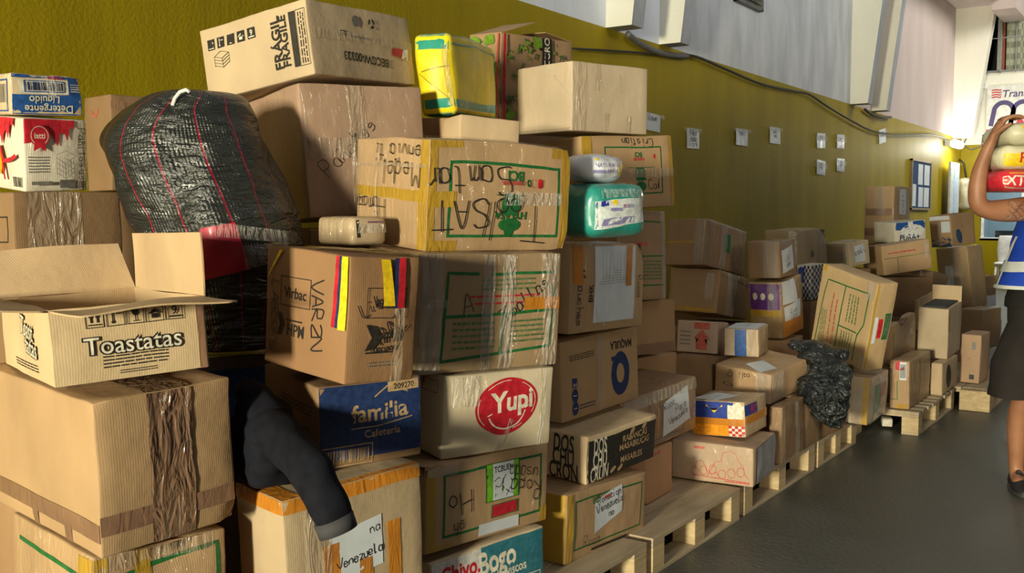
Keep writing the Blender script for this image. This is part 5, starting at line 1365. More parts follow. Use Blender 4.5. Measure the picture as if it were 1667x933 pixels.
carton('b40', 'narrow upright box with small prints, last on the end pallet', card('rosy5', (.44, .29, .18)), lambda mk, s: (mk.rect('L', .55, .7, .75, .85, GREYI), mk.rect('L', .5, .08, .75, .18, BLACK), mk.rect('L', .4, .5, .5, .52, GREYI)))
carton('b41', 'dull box in shade behind the narrow upright box', BRDW)
carton('b42', 'beige rimmed box behind the tall opened box', PALE)
carton('low_back', 'dark brown box low by the wall, seen in the gap above the rosy box', BRD, None, loc=(7.0, 3.16, .148), rot=(0, 0, 0), dims=(.4, .42, .55))
fills = [k for k in TABLE if k.startswith('fill_')]
host = {'small': 'small pale box', 'yellow': 'yellow bundle', 'leaf': 'leaf printed box', 'panales': 'rosy brown box', 'reddark': 'dark box at the wall', 'brownl': 'milk box stack'}
for k in fills:
    nm, i_ = k[5:].rsplit('_', 1)
    carton(k, 'plain brown box, level %s hidden under the %s' % (['one', 'two', 'three', 'four', 'five'][int(i_)], host.get(nm, 'stack near ' + {'b25': 'the rosy box', 'b33': 'the tall glossy box', 'b39': 'the slumped box', 'b42': 'the beige rimmed box', 'b20': 'the big leaning box', 'plain8': 'the plain brown box', 'b21b': 'the purple banded box', 'b34': 'the orange taped brown box', 'b23': 'the bulging wall box', 'b28': 'the checked pack', 'b31': 'the wide brown box', 'b27': 'the small glossy box', 'b26': 'the wide pale box', 'b29': 'the tall wall box', 'b30': 'the white and blue box', 'b35': 'the last tan box'}.get(nm, 'the wall'))), BRD if len(nm) % 2 else BR, group='plain brown boxes inside the pile', step=.08)
# ------------------------------------------------------------------ soft things
def loft(name, rings, mat, parent=None, n=40, noise_amp=0.0, freq=6, seed=0, sub=4, cap=True, fold=0.0, uv=True, ridges=None):
    """rings: (x, y, z, rx, ry, turn, squareness, leanx, leany)"""
    R = []
    q = [rings[0]] + list(rings) + [rings[-1]]
    for i in range(1, len(q) - 2):
        for k in range(sub):
            t_ = k / sub
            R.append(tuple(.5 * ((2 * q[i][a]) + (-q[i-1][a] + q[i+1][a]) * t_ + (2*q[i-1][a] - 5*q[i][a] + 4*q[i+1][a] - q[i+2][a]) * t_*t_ + (-q[i-1][a] + 3*q[i][a] - 3*q[i+1][a] + q[i+2][a]) * t_**3) for a in range(len(q[0]))))
    R.append(tuple(rings[-1]))
    v = []; f = []; uvs = []
    sv = Vector((seed * 2.3, seed, seed * .7))
    for i, r in enumerate(R):
        x, y, z, rx, ry, tn, sq = r[:7]
        lx, ly = (r[7], r[8]) if len(r) > 8 else (0, 0)
        for k in range(n):
            th = 2 * PI * k / n
            c, s_ = math.cos(th), math.sin(th)
            e = 2.0 / max(.2, sq)
            px = math.copysign(abs(c) ** e, c) * rx; py = math.copysign(abs(s_) ** e, s_) * ry
            a = math.cos(tn) * px - math.sin(tn) * py; b_ = math.sin(tn) * px + math.cos(tn) * py
            p = Vector((x + a, y + b_, z + lx * a + ly * b_))
            if noise_amp:
                nn = Vector((a, b_, 0)).normalized() if (a or b_) else Vector((1, 0, 0))
                d = noise.noise(p * freq + sv) * noise_amp + noise.noise(p * freq * 3 + sv) * noise_amp * .35
                if fold: d += fold * (1 - abs(noise.noise(Vector((p.x * freq * 1.5, p.y * freq * 1.5, p.z * freq * .6)) + sv)) * 4)
                p += nn * d + Vector((0, 0, 1)) * noise.noise(p * freq * 1.3 + sv * 2) * noise_amp * .4
            v.append(p)
    m_ = len(R)
    for i in range(m_ - 1):
        for k in range(n): f.append((i * n + k, i * n + (k + 1) % n, (i + 1) * n + (k + 1) % n, (i + 1) * n + k))
    if cap:
        cb = sum((Vector(p) for p in v[:n]), Vector()) / n; ct = sum((Vector(p) for p in v[-n:]), Vector()) / n
        v += [cb, ct]
        f += [(m_ * n, (k + 1) % n, k) for k in range(n)] + [(m_ * n + 1, (m_ - 1) * n + k, (m_ - 1) * n + (k + 1) % n) for k in range(n)]
    o = mesh_obj(name, v, f, mat, parent, True)
    if uv:
        ul = o.data.uv_layers.new(name='UVMap')
        for p in o.data.polygons:
            for li in p.loop_indices:
                vi = o.data.loops[li].vertex_index
                k = vi % n if vi < m_ * n else 0; i = min(vi // n, m_ - 1)
                u = k / n
                if len(p.vertices) == 4 and u == 0 and any((o.data.loops[l].vertex_index % n) == n - 1 for l in p.loop_indices): u = 1.0
                ul.data[li].uv = (u, i / (m_ - 1))
    return o

def P3(px, py, d):
    """world point on the sight line of a picture point at forward distance d"""
    f = Vector((math.cos(YAW) * math.cos(PITCH), math.sin(YAW) * math.cos(PITCH), -math.sin(PITCH)))
    r = Vector((math.sin(YAW), -math.cos(YAW), 0)); u = r.cross(f)
    return Vector((0, 0, CAM_H)) + (f + r * (px - 833.5) / FPX - u * (py - 466.5) / FPX) * d

# --- black woven sack with thin red stripes
m, t, b = nt('black_woven_sack'); M_SACK = m
tc = N(t, 'ShaderNodeTexCoord'); sx = N(t, 'ShaderNodeSeparateXYZ'); t.links.new(tc.outputs['UV'], sx.inputs[0])
def mth(op, a, b_=None):
    n = N(t, 'ShaderNodeMath', operation=op)
    for i, q in enumerate((a, b_)):
        if q is None: continue
        if isinstance(q, (int, float)): n.inputs[i].default_value = q
        else: t.links.new(q, n.inputs[i])
    return n.outputs[0]
fr = mth('FRACT', mth('MULTIPLY', sx.outputs[0], 13.0)); st_ = mth('LESS_THAN', mth('ABSOLUTE', mth('SUBTRACT', fr, .5)), .028)
mx = N(t, 'ShaderNodeMix', data_type='RGBA'); t.links.new(st_, mx.inputs[0]); mx.inputs[6].default_value = (.017, .019, .017, 1); mx.inputs[7].default_value = (.20, .008, .022, 1)
t.links.new(mx.outputs[2], b.inputs['Base Color'])
b.inputs['Roughness'].default_value = .27; b.inputs['Specular IOR Level'].default_value = .7
wu = mth('SINE', mth('MULTIPLY', sx.outputs[0], 900.0)); wv_ = mth('SINE', mth('MULTIPLY', sx.outputs[1], 700.0)); wz = mth('ADD', wu, wv_)
nz = N(t, 'ShaderNodeTexNoise'); nz.inputs['Scale'].default_value = 14; nz.inputs['Detail'].default_value = 6; nz.inputs['Distortion'].default_value = 1.5
mpq = N(t, 'ShaderNodeMapping'); mpq.inputs['Scale'].default_value = (.6, .6, 1.8)
t.links.new(tc.outputs['Object'], mpq.inputs[0]); t.links.new(mpq.outputs[0], nz.inputs['Vector'])
b1 = bump(t, wz, .0003); b2 = bump(t, nz.outputs[0], .020, 1, b1.outputs[0]); t.links.new(b2.outputs[0], b.inputs['Normal'])
sk = thing('woven_sack', 'big black woven sack with thin red stripes slumped between the stacks', 'sack', (2.04, 2.60, .935))
# silhouette sampled from the picture, sack axis at forward distance 3.12
prof = [(578, 330, 440), (560, 315, 450), (500, 290, 462), (440, 262, 478), (400, 240, 490), (350, 216, 480), (300, 196, 458), (250, 180, 436), (215, 182, 420), (190, 198, 410), (172, 222, 402), (158, 250, 390), (149, 282, 368), (146, 312, 350)]
base = Vector((2.04, 2.60, .935)); rings = []
for (py, xl, xr) in prof:
    a, c = P3(xl, py, 3.12), P3(xr, py, 3.12)
    mid = (a + c) / 2 - base; w_ = (c - a).length / 2
    ry = min(.27, w_ * 1.0) if py > 150 else w_
    rings.append((mid.x, mid.y, mid.z, w_, ry * .82, YAW - PI / 2, 2.3 if py > 200 else 2.0))
rings[0] = rings[0][:2] + (.004,) + rings[0][3:]
sko = loft('sack_body', rings, M_SACK, sk, n=72, noise_amp=.028, freq=5, seed=3, sub=7)
# gathered neck end with pale hem
pts = [P3(x, y, 2.98) - base for x, y in ((281, 172), (285, 160), (293, 150), (303, 146), (309, 150))]
MB().tube(pts, .006, 8).build('hem', plain('pale_hem', (.6, .6, .58), .6), sk, True)
# red patch
dgv = [v_.co.copy() for v_ in sko.data.vertices]
from mathutils.bvhtree import BVHTree
def patch_on(obj, name, corners, mat, parent, nu=14, nv=14, off=.004, origin=Vector((0, 0, CAM_H)), basev=base):
    bt = BVHTree.FromPolygons([q.co + basev for q in obj.data.vertices], [tuple(p.vertices) for p in obj.data.polygons])
    V = []
    for j in range(nv + 1):
        for i in range(nu + 1):
            a, b_ = i / nu, j / nv
            x = (corners[0][0] * (1 - a) + corners[1][0] * a) * (1 - b_) + (corners[3][0] * (1 - a) + corners[2][0] * a) * b_
            y = (corners[0][1] * (1 - a) + corners[1][1] * a) * (1 - b_) + (corners[3][1] * (1 - a) + corners[2][1] * a) * b_
            d = (P3(x, y, 1) - origin)
            h = bt.ray_cast(origin, d.normalized())
            p = h[0] if h[0] else P3(x, y, 3.0)
            V.append(p - d.normalized() * off - basev)
    F = [(j * (nu + 1) + i, j * (nu + 1) + i + 1, (j + 1) * (nu + 1) + i + 1, (j + 1) * (nu + 1) + i) for j in range(nv) for i in range(nu)]
    return mesh_obj(name, V, F, mat, parent, True)
patch_on(sko, 'red_patch', [(325, 458), (408, 438), (383, 362), (325, 372)], plain('crimson_sheet', (.42, .012, .04), .5, coat=.3), sk)
patch_on(sko, 'clear_tape', [(350, 385), (492, 398), (484, 378), (352, 362)], TFILM, sk, off=.006)
patch_on(sko, 'clear_tape', [(400, 440), (470, 420), (470, 395), (395, 400)], TFILM, sk, off=.010)
#patch_on(sko, 'clear_tape', [(340, 300), (362, 300), (362, 200), (335, 200)], TFILM, sk, off=.005)

# dark box and boards below the sack
BXD = card('nearly_black_board', (.07, .06, .055), wrap=.4)
def f_du(mk, s):
    mk.rect('R', .0, .75, .9, .95, BLUE); mk.rect('T', 0, 0, 1, .3, TFILM, 'clear_tape', wob=.01)
    for k in range(8): mk.rect('R', .04 + .1 * k, .78, .05 + .1 * k, .92, BLACK)
carton('under_sack', 'dark box with a blue printed strip directly under the black sack', card('dk2', (.16, .12, .09), wrap=.6), f_du, loc=(2.10, 2.62, .150), rot=(0, 0, math.radians(-14)), dims=(.50, .42, .775))

# --- dark jacket draped over the orange taped box
M_JK = plain('navy_cloth', (.006, .0065, .011), .9, var=.3, scale=30, spec=.2)
jb_ = Vector(P3(440, 760, 2.5)); jb_.z = .66
jk = thing('jacket', 'dark navy jacket slung over the orange edged box, one sleeve hanging down', 'jacket', jb_)
def jr(px, py, d, w_px, depth, sq=2.0, tn=0.0):
    p = P3(px, py, d) - jb_; s_ = d / FPX
    return (p.x, p.y, p.z, w_px * s_ / 2, depth, YAW - PI / 2 + tn, sq)
loft('jacket_body', [jr(442, 780, 2.62, 112, .07), jr(442, 760, 2.62, 122, .10), jr(438, 730, 2.62, 122, .11), jr(430, 690, 2.62, 105, .10), jr(420, 660, 2.62, 84, .08), jr(408, 632, 2.62, 64, .05), jr(402, 618, 2.62, 24, .02)], M_JK, jk, n=48, noise_amp=.035, freq=9, seed=5, sub=5)
sl = MB()
path = [(400, 690, 2.62, .05), (440, 700, 2.56, .056), (480, 735, 2.46, .055), (505, 765, 2.36, .050), (524, 800, 2.325, .046), (540, 838, 2.32, .043), (550, 864, 2.32, .042)]
pts = [P3(a, c, d) - jb_ for a, c, d, r in path]; rs = [p[3] for p in path]
def smooth(P, R, k=6):
    Q = []; S = []
    q = [P[0]] + P + [P[-1]]; r_ = [R[0]] + R + [R[-1]]
    for i in range(1, len(q) - 2):
        for j in range(k):
            t_ = j / k
            cm = lambda a0, a1, a2, a3: (a1 * 2 + (a2 - a0) * t_ + (a0 * 2 - a1 * 5 + a2 * 4 - a3) * t_ * t_ + (a3 - a0 + a1 * 3 - a2 * 3) * t_ ** 3) * .5
            Q.append(cm(q[i - 1], q[i], q[i + 1], q[i + 2])); S.append(cm(r_[i - 1], r_[i], r_[i + 1], r_[i + 2]))
    return Q + [P[-1]], S + [R[-1]]
Q, S = smooth(pts, rs)
sl.tube(Q, S, 28)
so = sl.build('sleeve', M_JK, jk, True)
for v_ in so.data.vertices:
    c = v_.co
    v_.co = c + noise.noise_vector(c * 14) * .010
    wp = c + jb_
cuffc = Q[-1]
tdir = (Q[-1] - Q[-4]).normalized()
MB().tube([Q[-1] - tdir * .03, Q[-1] + tdir * .004], [.0475, .046], 24).build('cuff', plain('charcoal_cloth', (.045, .043, .048), .85), jk, True)

# --- nappy packs
M_TEAL = plain('teal_film', (.02, .27, .22), .3, wrap=.9); M_LIL = plain('lilac_white_film', (.66, .68, .76), .35, wrap=.8)
def pack(name, label, key, loc, rot, dims, mat, feats, r=.05, bulge=.02, amp=.012, seed=1, cat='pack', group=None):
    t, s = carton(key, label, mat, feats, name=name, cat=cat, body_name='pack_body', loc=loc, rot=rot, dims=dims, r=r, bulge=bulge, amp=amp, seed=seed, step=.02, group=group, amp2=.004)
    return t
WHP = ink('pale_film_ink', (.62, .66, .66), .3, .6); LILI = ink('lilac_ink', (.24, .22, .42), .3, .5); DBL = ink('deep_blue_ink', (.02, .03, .32), .3, .5); PIK = ink('pink_ink', (.6, .1, .15), .3, .5)
def f_nap1(mk, s):
    mk.quad('R', [(.0, .16), (.92, .26), (.94, .74), (.0, .70)], WHP); mk.quad('R', [(.05, .24), (.70, .26), (.72, .38), (.05, .38)], LILI)
    mk.quad('R', [(.0, .60), (.22, .61), (.20, .72), (.02, .68)], DBL); mk.ell('R', .32, .66, .011, .009, YEL); mk.text('R', 'suave', .56, .60, .026, LILI, 0, .02); mk.rect('R', .46, .58, .49, .62, PIK); mk.rect('R', .24, .50, .44, .56, LILI)
    mk.rect('R', .1, .75, .9, .9, TFILM, 'film_gloss', wob=.01)
dpx = 3.26
p0 = P3(930, 383, dpx)
pack('nappy_pack', 'teal and white nappy pack wrapped in clear film, on the pasted form box', 'nap1', P3(982, 385, 3.58), (0, -.03, math.radians(-18)), (.262, .18, .185), M_TEAL, f_nap1, r=.035)
def f_nap2(mk, s):
    mk.rect('R', .05, .30, .70, .42, LILI); mk.text('R', 'NATURALES', .40, .60, .020, LILI, 0, .01); mk.ell('R', .80, .42, .018, .026, YEL, .3); mk.ell('R', .86, .62, .010, .012, YEL); mk.ell('R', .14, .85, .01, .006, YEL)
    mk.rect('R', .3, .1, .9, .9, TFILM, 'film_gloss', wob=.012)
pack('nappy_pack', 'lilac and white nappy pack on top of the teal one', 'nap2', P3(966, 297, 3.58), (0, .02, math.radians(-16)), (.17, .15, .095), M_LIL, f_nap2, r=.035, seed=4)
# crinkled clear wrapped parcel behind the box with ribbons
def f_cr(mk, s):
    mk.rect('R', .1, .45, .95, .75, TFILM, 'clear_tape', wob=.02); mk.smalltext('R', .4, .78, .9, .88, 1, PURPLE, 3); mk.line('R', [(.12, .9), (.16, .3)], .01, BLACK)
carton('crinkle', 'pale film wrapped parcel between the ribbon box and the big frame box', card('pale_parcel', (.46, .34, .21), wrap=1.0), f_cr, loc=(2.262, 2.13, 1.262), rot=(0, 0, math.radians(-15)), dims=(.12, .2, .085), r=.015, name='wrapped_parcel', cat='parcel', body_name='parcel')
# --- crumpled black bin bag
m, t, b = nt('black_polythene'); M_BIN = m
b.inputs['Base Color'].default_value = (.006, .009, .009, 1); b.inputs['Roughness'].default_value = .22; b.inputs['Specular IOR Level'].default_value = .8
tc = N(t, 'ShaderNodeTexCoord'); nz = N(t, 'ShaderNodeTexNoise'); nz.inputs['Scale'].default_value = 16; nz.inputs['Detail'].default_value = 5; nz.inputs['Distortion'].default_value = 2
t.links.new(tc.outputs['Object'], nz.inputs['Vector']); t.links.new(bump(t, nz.outputs[0], .05).outputs[0], b.inputs['Normal'])
bb = P3(1345, 690, 5.22)
bb = bb + Vector((0, -.05, 0))
bg = thing('bin_bag', 'crumpled black plastic bag spilling down beside the big leaning box', 'bag', bb)
def br(px, py, d, w_px, depth, sq=2.0):
    p = P3(px - 13, py, d) - bb + Vector((0, -.05, 0)); s_ = d / FPX
    return (p.x, p.y, p.z, w_px * s_ / 2, depth, YAW - PI / 2, sq)
loft('bag_body', [br(1352, 693, 5.22, 22, .03), br(1345, 675, 5.22, 54, .05), br(1336, 650, 5.22, 68, .06), br(1338, 622, 5.26, 74, .07), br(1345, 598, 5.34, 60, .09), br(1340, 578, 5.42, 74, .10), br(1322, 562, 5.52, 70, .07), br(1305, 553, 5.58, 30, .03)], M_BIN, bg, n=56, noise_amp=.05, freq=11, seed=8, sub=7)
# small things at the far pallet
tag(Soft and carton('litter', 'small white carton lying inside the slatted pallet opening', WHITEB, None, loc=(6.60, 1.62, .018), rot=(0, 0, .3), dims=(.1, .06, .05), name='small_carton', cat='carton')[0])
# ------------------------------------------------------------------ worker at the right edge
WK = Vector((5.61, .556, 0))
man = thing('person', 'worker in blue vest and black shorts carrying food packs on one shoulder', 'person', WK, (0, 0, YAW - PI / 2))
m, t, b = nt('brown_skin'); M_SKIN = m
noise_col(t, b, (.27, .115, .055), (.36, .165, .085), 9, 4); b.inputs['Roughness'].default_value = .5; b.inputs['Subsurface Weight'].default_value = .08
b.inputs['Subsurface Radius'].default_value = (.02, .008, .004)
V = []; E = []; RR = []
def jv(p, r, par=None):
    V.append(Vector(p)); RR.append(r if isinstance(r, tuple) else (r, r))
    if par is not None: E.append((par, len(V) - 1))
    return len(V) - 1
pel = jv((0, 0, .93), (.15, .11))
sp1 = jv((0, .01, 1.08), (.14, .105), pel); sp2 = jv((0, .01, 1.25), (.165, .12), sp1); ch = jv((0, .01, 1.36), (.15, .10), sp2); nk = jv((.02, .0, 1.47), .060, ch)
h1 = jv((.06, -.01, 1.54), (.062, .07), nk); h2 = jv((.075, -.02, 1.62), (.078, .095), h1); h3 = jv((.075, -.01, 1.70), (.066, .08), h2)
# right arm raised: shoulder, elbow, wrist, palm
s_r = jv((-.17, 0, 1.385), .066, ch); ua = jv((-.30, -.03, 1.372), .062, s_r); ua2 = jv((-.40, -.045, 1.372), .053, ua); el = jv((-.462, -.05, 1.392), .050, ua2)
fa = jv((-.468, -.055, 1.47), .046, el); fb = jv((-.458, -.06, 1.57), .038, fa); wr_ = jv((-.432, -.075, 1.665), .029, fb)
pm = jv((-.412, -.085, 1.725), (.036, .020), wr_); pk = jv((-.392, -.09, 1.775), (.036, .017), pm)
for k, (dy, L) in enumerate(((-.034, .92), (-.012, 1.05), (.012, 1.0), (.034, .8))):
    a = jv((-.365, -.09 + dy, 1.808), .0105, pk); c = jv((-.335, -.09 + dy * 1.1, 1.808 + .010 * L), .0095, a); d = jv((-.306, -.088 + dy * 1.15, 1.808 + .008 * L), .0088, c); jv((-.282, -.086 + dy * 1.15, 1.808 - .002 * L), .0075, d)
th_ = jv((-.408, -.128, 1.745), .013, pm); th2 = jv((-.388, -.155, 1.765), .011, th_); jv((-.360, -.162, 1.780), .009, th2)
# left arm hanging
s_l = jv((.18, 0, 1.385), .064, ch); ul = jv((.235, .0, 1.25), .054, s_l); e_l = jv((.26, .01, 1.10), .043, ul); f_l = jv((.27, -.04, .98), .038, e_l); w_l = jv((.275, -.09, .86), .027, f_l); p_l = jv((.275, -.105, .80), (.018, .036), w_l); k_l = jv((.275, -.115, .765), (.016, .036), p_l)
for k, dy in enumerate((-.033, -.011, .011, .033)):
    a = jv((.274, -.118 + dy, .735), .010, k_l); c = jv((.268, -.122 + dy, .705), .009, a); jv((.258, -.12 + dy, .682), .0078, c)
a = jv((.262, -.14, .79), .012, p_l); c = jv((.25, -.155, .765), .010, a); jv((.243, -.158, .742), .0085, c)
# legs
def leg(hx, kx, ky, ax, ay, tx_, ty_, lift=0):
    h = jv((hx, 0, .87), .095, pel); th3 = jv(((hx + kx) / 2, ky / 2, .68), .082, h); k_ = jv((kx, ky, .48 + lift), .058, th3); cf_ = jv(((kx * .6 + ax * .4), (ky * .5 + ay * .5) + .02, .34 + lift), .060, k_)
    an = jv((ax, ay, .10 + lift), .036, cf_); hl = jv((ax, ay - .02, .055 + lift), .038, an); jv((tx_, ty_, .04 + lift), .030, hl)
leg(-.11, -.205, -.06, -.195, .02, -.235, -.10)
leg(.12, .17, -.02, .20, .16, .20, .06)
me = bpy.data.meshes.new('body'); me.from_pydata(V, E, []); me.materials.append(M_SKIN)
body = link(bpy.data.objects.new('body', me), man)
smo = body.modifiers.new('skin', 'SKIN'); smo.use_smooth_shade = True
for i, q in enumerate(me.skin_vertices[0].data): q.radius = RR[i]; q.use_root = (i == 0)
body.modifiers.new('sub', 'SUBSURF').levels = 2; body.modifiers['sub'].render_levels = 2
# freeze the body into a mesh
dg = bpy.context.evaluated_depsgraph_get(); dg.update()
nm_ = bpy.data.meshes.new_from_object(body.evaluated_get(dg)); body.modifiers.clear(); body.data = nm_
if not nm_.materials: nm_.materials.append(M_SKIN)
nm_.polygons.foreach_set('use_smooth', [True] * len(nm_.polygons))
# face
M_HAIR = plain('black_hair', (.012, .01, .009), .7)
for sx_ in (-1, 1):
    MB().tube([(.075 + sx_ * .030, -.100, 1.625), (.075 + sx_ * .030, -.112, 1.625)], [.013, .007], 10).build('eye', plain('eye_white', (.6, .58, .55), .3), man, True)
    loft('ear', [(.075 + sx_ * .084, -.01, 1.585, .008, .012, 0, 2), (.075 + sx_ * .092, -.005, 1.615, .010, .020, 0, 2), (.075 + sx_ * .088, -.01, 1.645, .006, .012, 0, 2)], M_SKIN, man, n=12)
loft('nose', [(.075, -.118, 1.575, .020, .014, 0, 2), (.075, -.122, 1.590, .017, .016, 0, 2), (.075, -.108, 1.63, .009, .012, 0, 2), (.075, -.095, 1.65, .006, .006, 0, 2)], M_SKIN, man, n=14)
loft('mouth', [(.075, -.108, 1.547, .022, .008, 0, 2), (.075, -.114, 1.553, .026, .008, 0, 2), (.075, -.108, 1.560, .022, .007, 0, 2)], plain('lips', (.25, .07, .05), .4), man, n=14)
loft('hair', [(.075, .03, 1.58, .074, .060, 0, 2), (.075, .015, 1.64, .087, .092, 0, 2), (.075, .0, 1.70, .082, .095, 0, 2), (.075, -.005, 1.745, .055, .065, 0, 2), (.075, -.005, 1.762, .01, .01, 0, 2)], M_HAIR, man, n=28, noise_amp=.006, freq=40)
# clothes
M_SHIRT = plain('black_shirt', (.016, .014, .014), .85, spec=.2); M_SHORT = plain('black_shorts', (.022, .018, .016), .85, spec=.2)
M_VEST = plain('royal_blue_vest', (.008, .045, .36), .6, spec=.3); M_PIPE = plain('silver_grey_piping', (.48, .50, .48), .35)
loft('shirt', [(-.03, .01, .90, .235, .155, 0, 2.4), (-.02, .01, 1.0, .225, .15, 0, 2.4), (-.01, .01, 1.15, .215, .15, 0, 2.3), (0, .01, 1.30, .215, .15, 0, 2.3), (0, .01, 1.40, .19, .12, 0, 2.2), (.01, .0, 1.455, .09, .085, 0, 2)], M_SHIRT, man, n=40, noise_amp=.012, freq=9, seed=2)
loft('shorts', [(-.02, .0, .80, .235, .15, 0, 2.5), (-.02, .0, .90, .238, .158, 0, 2.4), (-.02, .01, .97, .215, .15, 0, 2.4), (-.02, .01, 1.0, .20, .14, 0, 2.4)], M_SHORT, man, n=40, noise_amp=.01, freq=9, seed=6)
loft('shorts_leg', [(-.235, -.05, .47, .132, .135, 0, 2.2), (-.215, -.045, .60, .135, .135, 0, 2.2), (-.16, -.02, .76, .13, .135, 0, 2.2), (-.12, 0, .90, .11, .13, 0, 2.2)], M_SHORT, man, n=32, noise_amp=.012, freq=9, seed=4, cap=False)
loft('shorts_leg', [(.18, -.01, .49, .125, .13, 0, 2.2), (.16, -.01, .60, .125, .13, 0, 2.2), (.14, 0, .76, .125, .13, 0, 2.2), (.11, 0, .90, .11, .13, 0, 2.2)], M_SHORT, man, n=32, noise_amp=.012, freq=9, seed=5, cap=False)
vs_ = loft('vest', [(-.045, -.0, 1.0, .275, .185, 0, 2.4), (-.03, .0, 1.06, .265, .18, 0, 2.4), (-.02, .0, 1.15, .240, .172, 0, 2.4), (-.005, .0, 1.28, .228, .168, 0, 2.3), (0, .0, 1.38, .212, .145, 0, 2.2), (.0, .0, 1.43, .15, .11, 0, 2)], M_VEST, man, n=48, noise_amp=.012, freq=8, seed=9, cap=False)
def ringband(name, z0, z1, k0, k1, mat, dz=.0):
    """a strip sewn round the vest"""
    rr = [(-.045, .275, .185, 1.0), (-.03, .265, .18, 1.06), (-.02, .240, .172, 1.15), (-.005, .228, .168, 1.28), (0, .212, .145, 1.38), (0, .15, .11, 1.43)]
    def at(z):
        for a, c in zip(rr, rr[1:]):
            if a[3] <= z <= c[3]:
                t_ = (z - a[3]) / (c[3] - a[3]); return [a[i] * (1 - t_) + c[i] * t_ for i in range(3)]
        return rr[0][:3] if z < 1 else rr[-1][:3]
    v = []; n = 48
    for k in range(n + 1):
        th = k0 + (k1 - k0) * k / n
        for z in (z0, (z0 + z1) / 2, z1):
            zz = z + dz * math.cos(th)
            cx, rx, ry = at(zz); e = 2 / 2.35
            c, s_ = math.cos(th), math.sin(th)
            p = Vector((cx + math.copysign(abs(c) ** e, c) * rx, math.copysign(abs(s_) ** e, s_) * ry, zz))
            nn = Vector((p.x - cx, p.y, 0)).normalized()
            sv = Vector((9 * 2.3, 9, 9 * .7)); d = noise.noise(p * 8 + sv) * .012 + noise.noise(p * 24 + sv) * .012 * .35
            v.append(p + nn * (d + .008))
    mesh_obj(name, v, [(3 * k + j, 3 * k + 3 + j, 3 * k + 4 + j, 3 * k + 1 + j) for k in range(n) for j in (0, 1)], mat, man, True)
ringband('reflective_strip', 1.10, 1.15, 0, 2 * PI, M_PIPE, .025)
ringband('piping', .995, 1.012, 0, 2 * PI, M_PIPE)
ringband('piping', 1.0, 1.43, PI * 1.0 - .05, PI * 1.0 + .02, M_PIPE)
ringband('chest_mark', 1.315, 1.33, PI * 1.12, PI * 1.28, M_PIPE)
# armhole piping
MB().tube([Vector((-.185 + .02 * math.cos(a), .01 + .085 * math.cos(a), 1.355 + .085 * math.sin(a))) for a in [2 * PI * i / 24 for i in range(25)]], .009, 8).build('piping', M_PIPE, man, True)
# shoes
M_SHOE = plain('black_shoe', (.014, .014, .016), .5); M_SOLE = plain('dark_sole', (.05, .05, .05), .7)
def shoe(ax, ay, ang, lift=0.0):
    M_ = Matrix.Translation((ax, ay, lift)) @ Matrix.Rotation(ang, 4, 'Z')
    def put(o):
        for q in o.data.vertices: q.co = M_ @ q.co
    up_ = []
    # rings run from heel (+y) to toe (-y): build in side profile
    v = []; f = []; n = 22
    secs = [(.085, .030, .075, .030), (.075, .036, .098, .034), (.045, .040, .112, .038), (.0, .041, .105, .040), (-.05, .043, .080, .044), (-.10, .047, .062, .048), (-.15, .043, .050, .046), (-.185, .028, .036, .030), (-.195, .010, .022, .01)]
    for (y_, wx, top, wb) in secs:
        for k in range(n):
            th = PI * 2 * k / n
            c, s_ = math.cos(th), math.sin(th)
            zz = .022 + (top - .022) * max(0, s_) ** .8 if s_ > 0 else .022 + s_ * .004
            v.append(Vector((c * wb * (1 if s_ <= 0 else (1 - .35 * s_)), y_, zz)))
    m2 = len(secs)
    f = [(i * n + k, (i + 1) * n + k, (i + 1) * n + (k + 1) % n, i * n + (k + 1) % n) for i in range(m2 - 1) for k in range(n)] + [tuple(range(n)), tuple(reversed([(m2 - 1) * n + k for k in range(n)]))]
    o = mesh_obj('shoe', v, f, M_SHOE, man, True); put(o)
    so_ = MB(); outline = [(.046 * math.cos(a) * (1 + .08 * math.sin(a)), -.053 + .148 * math.sin(a)) for a in [2 * PI * i / 28 for i in range(28)]]
    so_.prism(outline, 'z', .002, .026); o2 = so_.build('sole', M_SOLE, man); put(o2)
    o2.parent = o
    for k in range(4):
        yy = -.025 - .022 * k; z_ = .086 - .012 * k
        l_ = MB().tube([(-.024, yy, z_ - .01), (0, yy - .006, z_ + .004), (.024, yy, z_ - .01)], .0028, 6).build('lace', plain('lace_grey', (.10, .10, .10), .7), man, True); put(l_); l_.parent = o
shoe(-.195, .0, -.30)
shoe(.20, .14, .1)
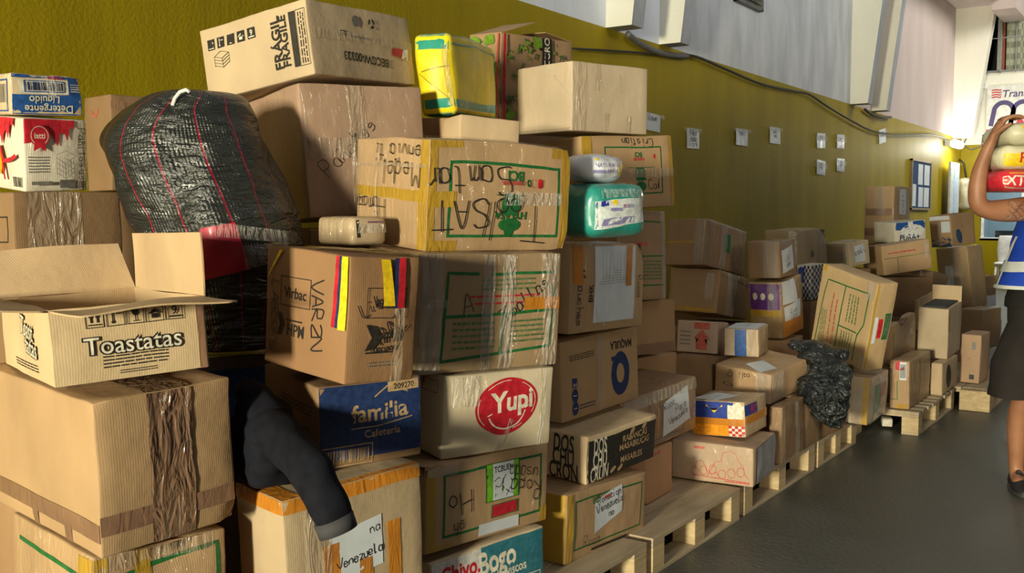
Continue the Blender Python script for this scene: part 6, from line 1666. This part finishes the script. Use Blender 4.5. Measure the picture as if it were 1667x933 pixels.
# arm tattoo
TAT = ink('tattoo_ink', (.15, .08, .05), .5)
bt = BVHTree.FromPolygons([q.co.copy() for q in body.data.vertices], [tuple(p.vertices) for p in body.data.polygons])
def tattoo(cx, cz, rx, rz, seed):
    v = []; n = 12
    mb = MB(); rnd = random.Random(seed)
    for s_ in range(5):
        pts = []
        for k in range(n + 1):
            x = cx + rx * (2 * k / n - 1); z = cz + rz * (.9 - .45 * s_) + rz * .35 * math.sin(k * .9 + s_ * 1.3)
            h = bt.ray_cast(Vector((x, -1, z)), Vector((0, 1, 0)))
            if h[0] is not None: pts.append(h[0] + Vector((0, -.0012, 0)))
        if len(pts) > 3:
            vv = []
            for p in pts: vv += [p + Vector((0, 0, .0035)), p - Vector((0, 0, .0035))]
            mb.add(vv, [(2 * i, 2 * i + 2, 2 * i + 3, 2 * i + 1) for i in range(len(pts) - 1)])
    if mb.v: mb.build('tattoo', TAT, man)
tattoo(-.27, 1.372, .06, .035, 1); tattoo(-.425, 1.60, .012, .03, 2)
tattoo(-.20, 1.375, .03, .02, 3)

# --- food packs carried on the shoulder
def rw(x, y, z): return WK + Matrix.Rotation(YAW - PI / 2, 3, 'Z') @ Vector((x, y, z))
M_PW = plain('white_food_film', (.66, .62, .42), .35, wrap=.6); M_PR = plain('red_food_film', (.62, .02, .04), .35, wrap=.7)
def f_p1(mk, s):
    mk.text('R', 'EXTRACONT', .50, .48, .068, CREAM, 0, .02, sx=.95, name='lettering'); mk.rect('R', .0, .0, 1, .12, GOLD, 'gold_band'); mk.rect('R', .10, .88, 1, 1, YEL, 'gold_band')
def f_p2(mk, s):
    mk.quad('R', [(0, 0), (1, .12), (1, .72), (0, .62)], YEL, 'yellow_band'); mk.text('R', 'PRACIO', .55, .48, .066, RED, PI * 0, .02, name='lettering'); 
def f_p3(mk, s):
    mk.quad('R', [(.2, .55), (1, .3), (1, 1), (.18, .98)], YEL, 'yellow_band'); mk.text('R', 'EL', .72, .66, .07, RED, 0, .02, name='lettering'); mk.poly('R', .40, .28, [(-.05, -.02), (-.02, .03), (.0, .0), (.03, .035), (.06, -.02)], BLACK, 0, 'emblem')
for (nm_, lab, c, dm, mt, ff_, sd, rr_) in (
    ('food_pack', 'red food pack with white capitals, lowest of the three on the shoulder', (-.228, -.02, 1.462), (.36, .28, .10), M_PR, f_p1, 3, .02),
    ('food_pack', 'white and yellow food pack in the middle of the carried three', (-.222, -.02, 1.566), (.36, .28, .108), M_PW, f_p2, 5, -.02),
    ('food_pack', 'crumpled cream food pack, topmost on the worker shoulder', (-.210, -.01, 1.680), (.33, .27, .105), plain('cream_food_film', (.55, .52, .36), .35, wrap=.8), f_p3, 7, .05)):
    pack(nm_, lab, nm_ + str(sd), rw(*c), (0, 0, YAW - PI / 2 + rr_), dm, mt, ff_, r=.045, bulge=.012, amp=.014, seed=sd, group='food packs carried by the worker')
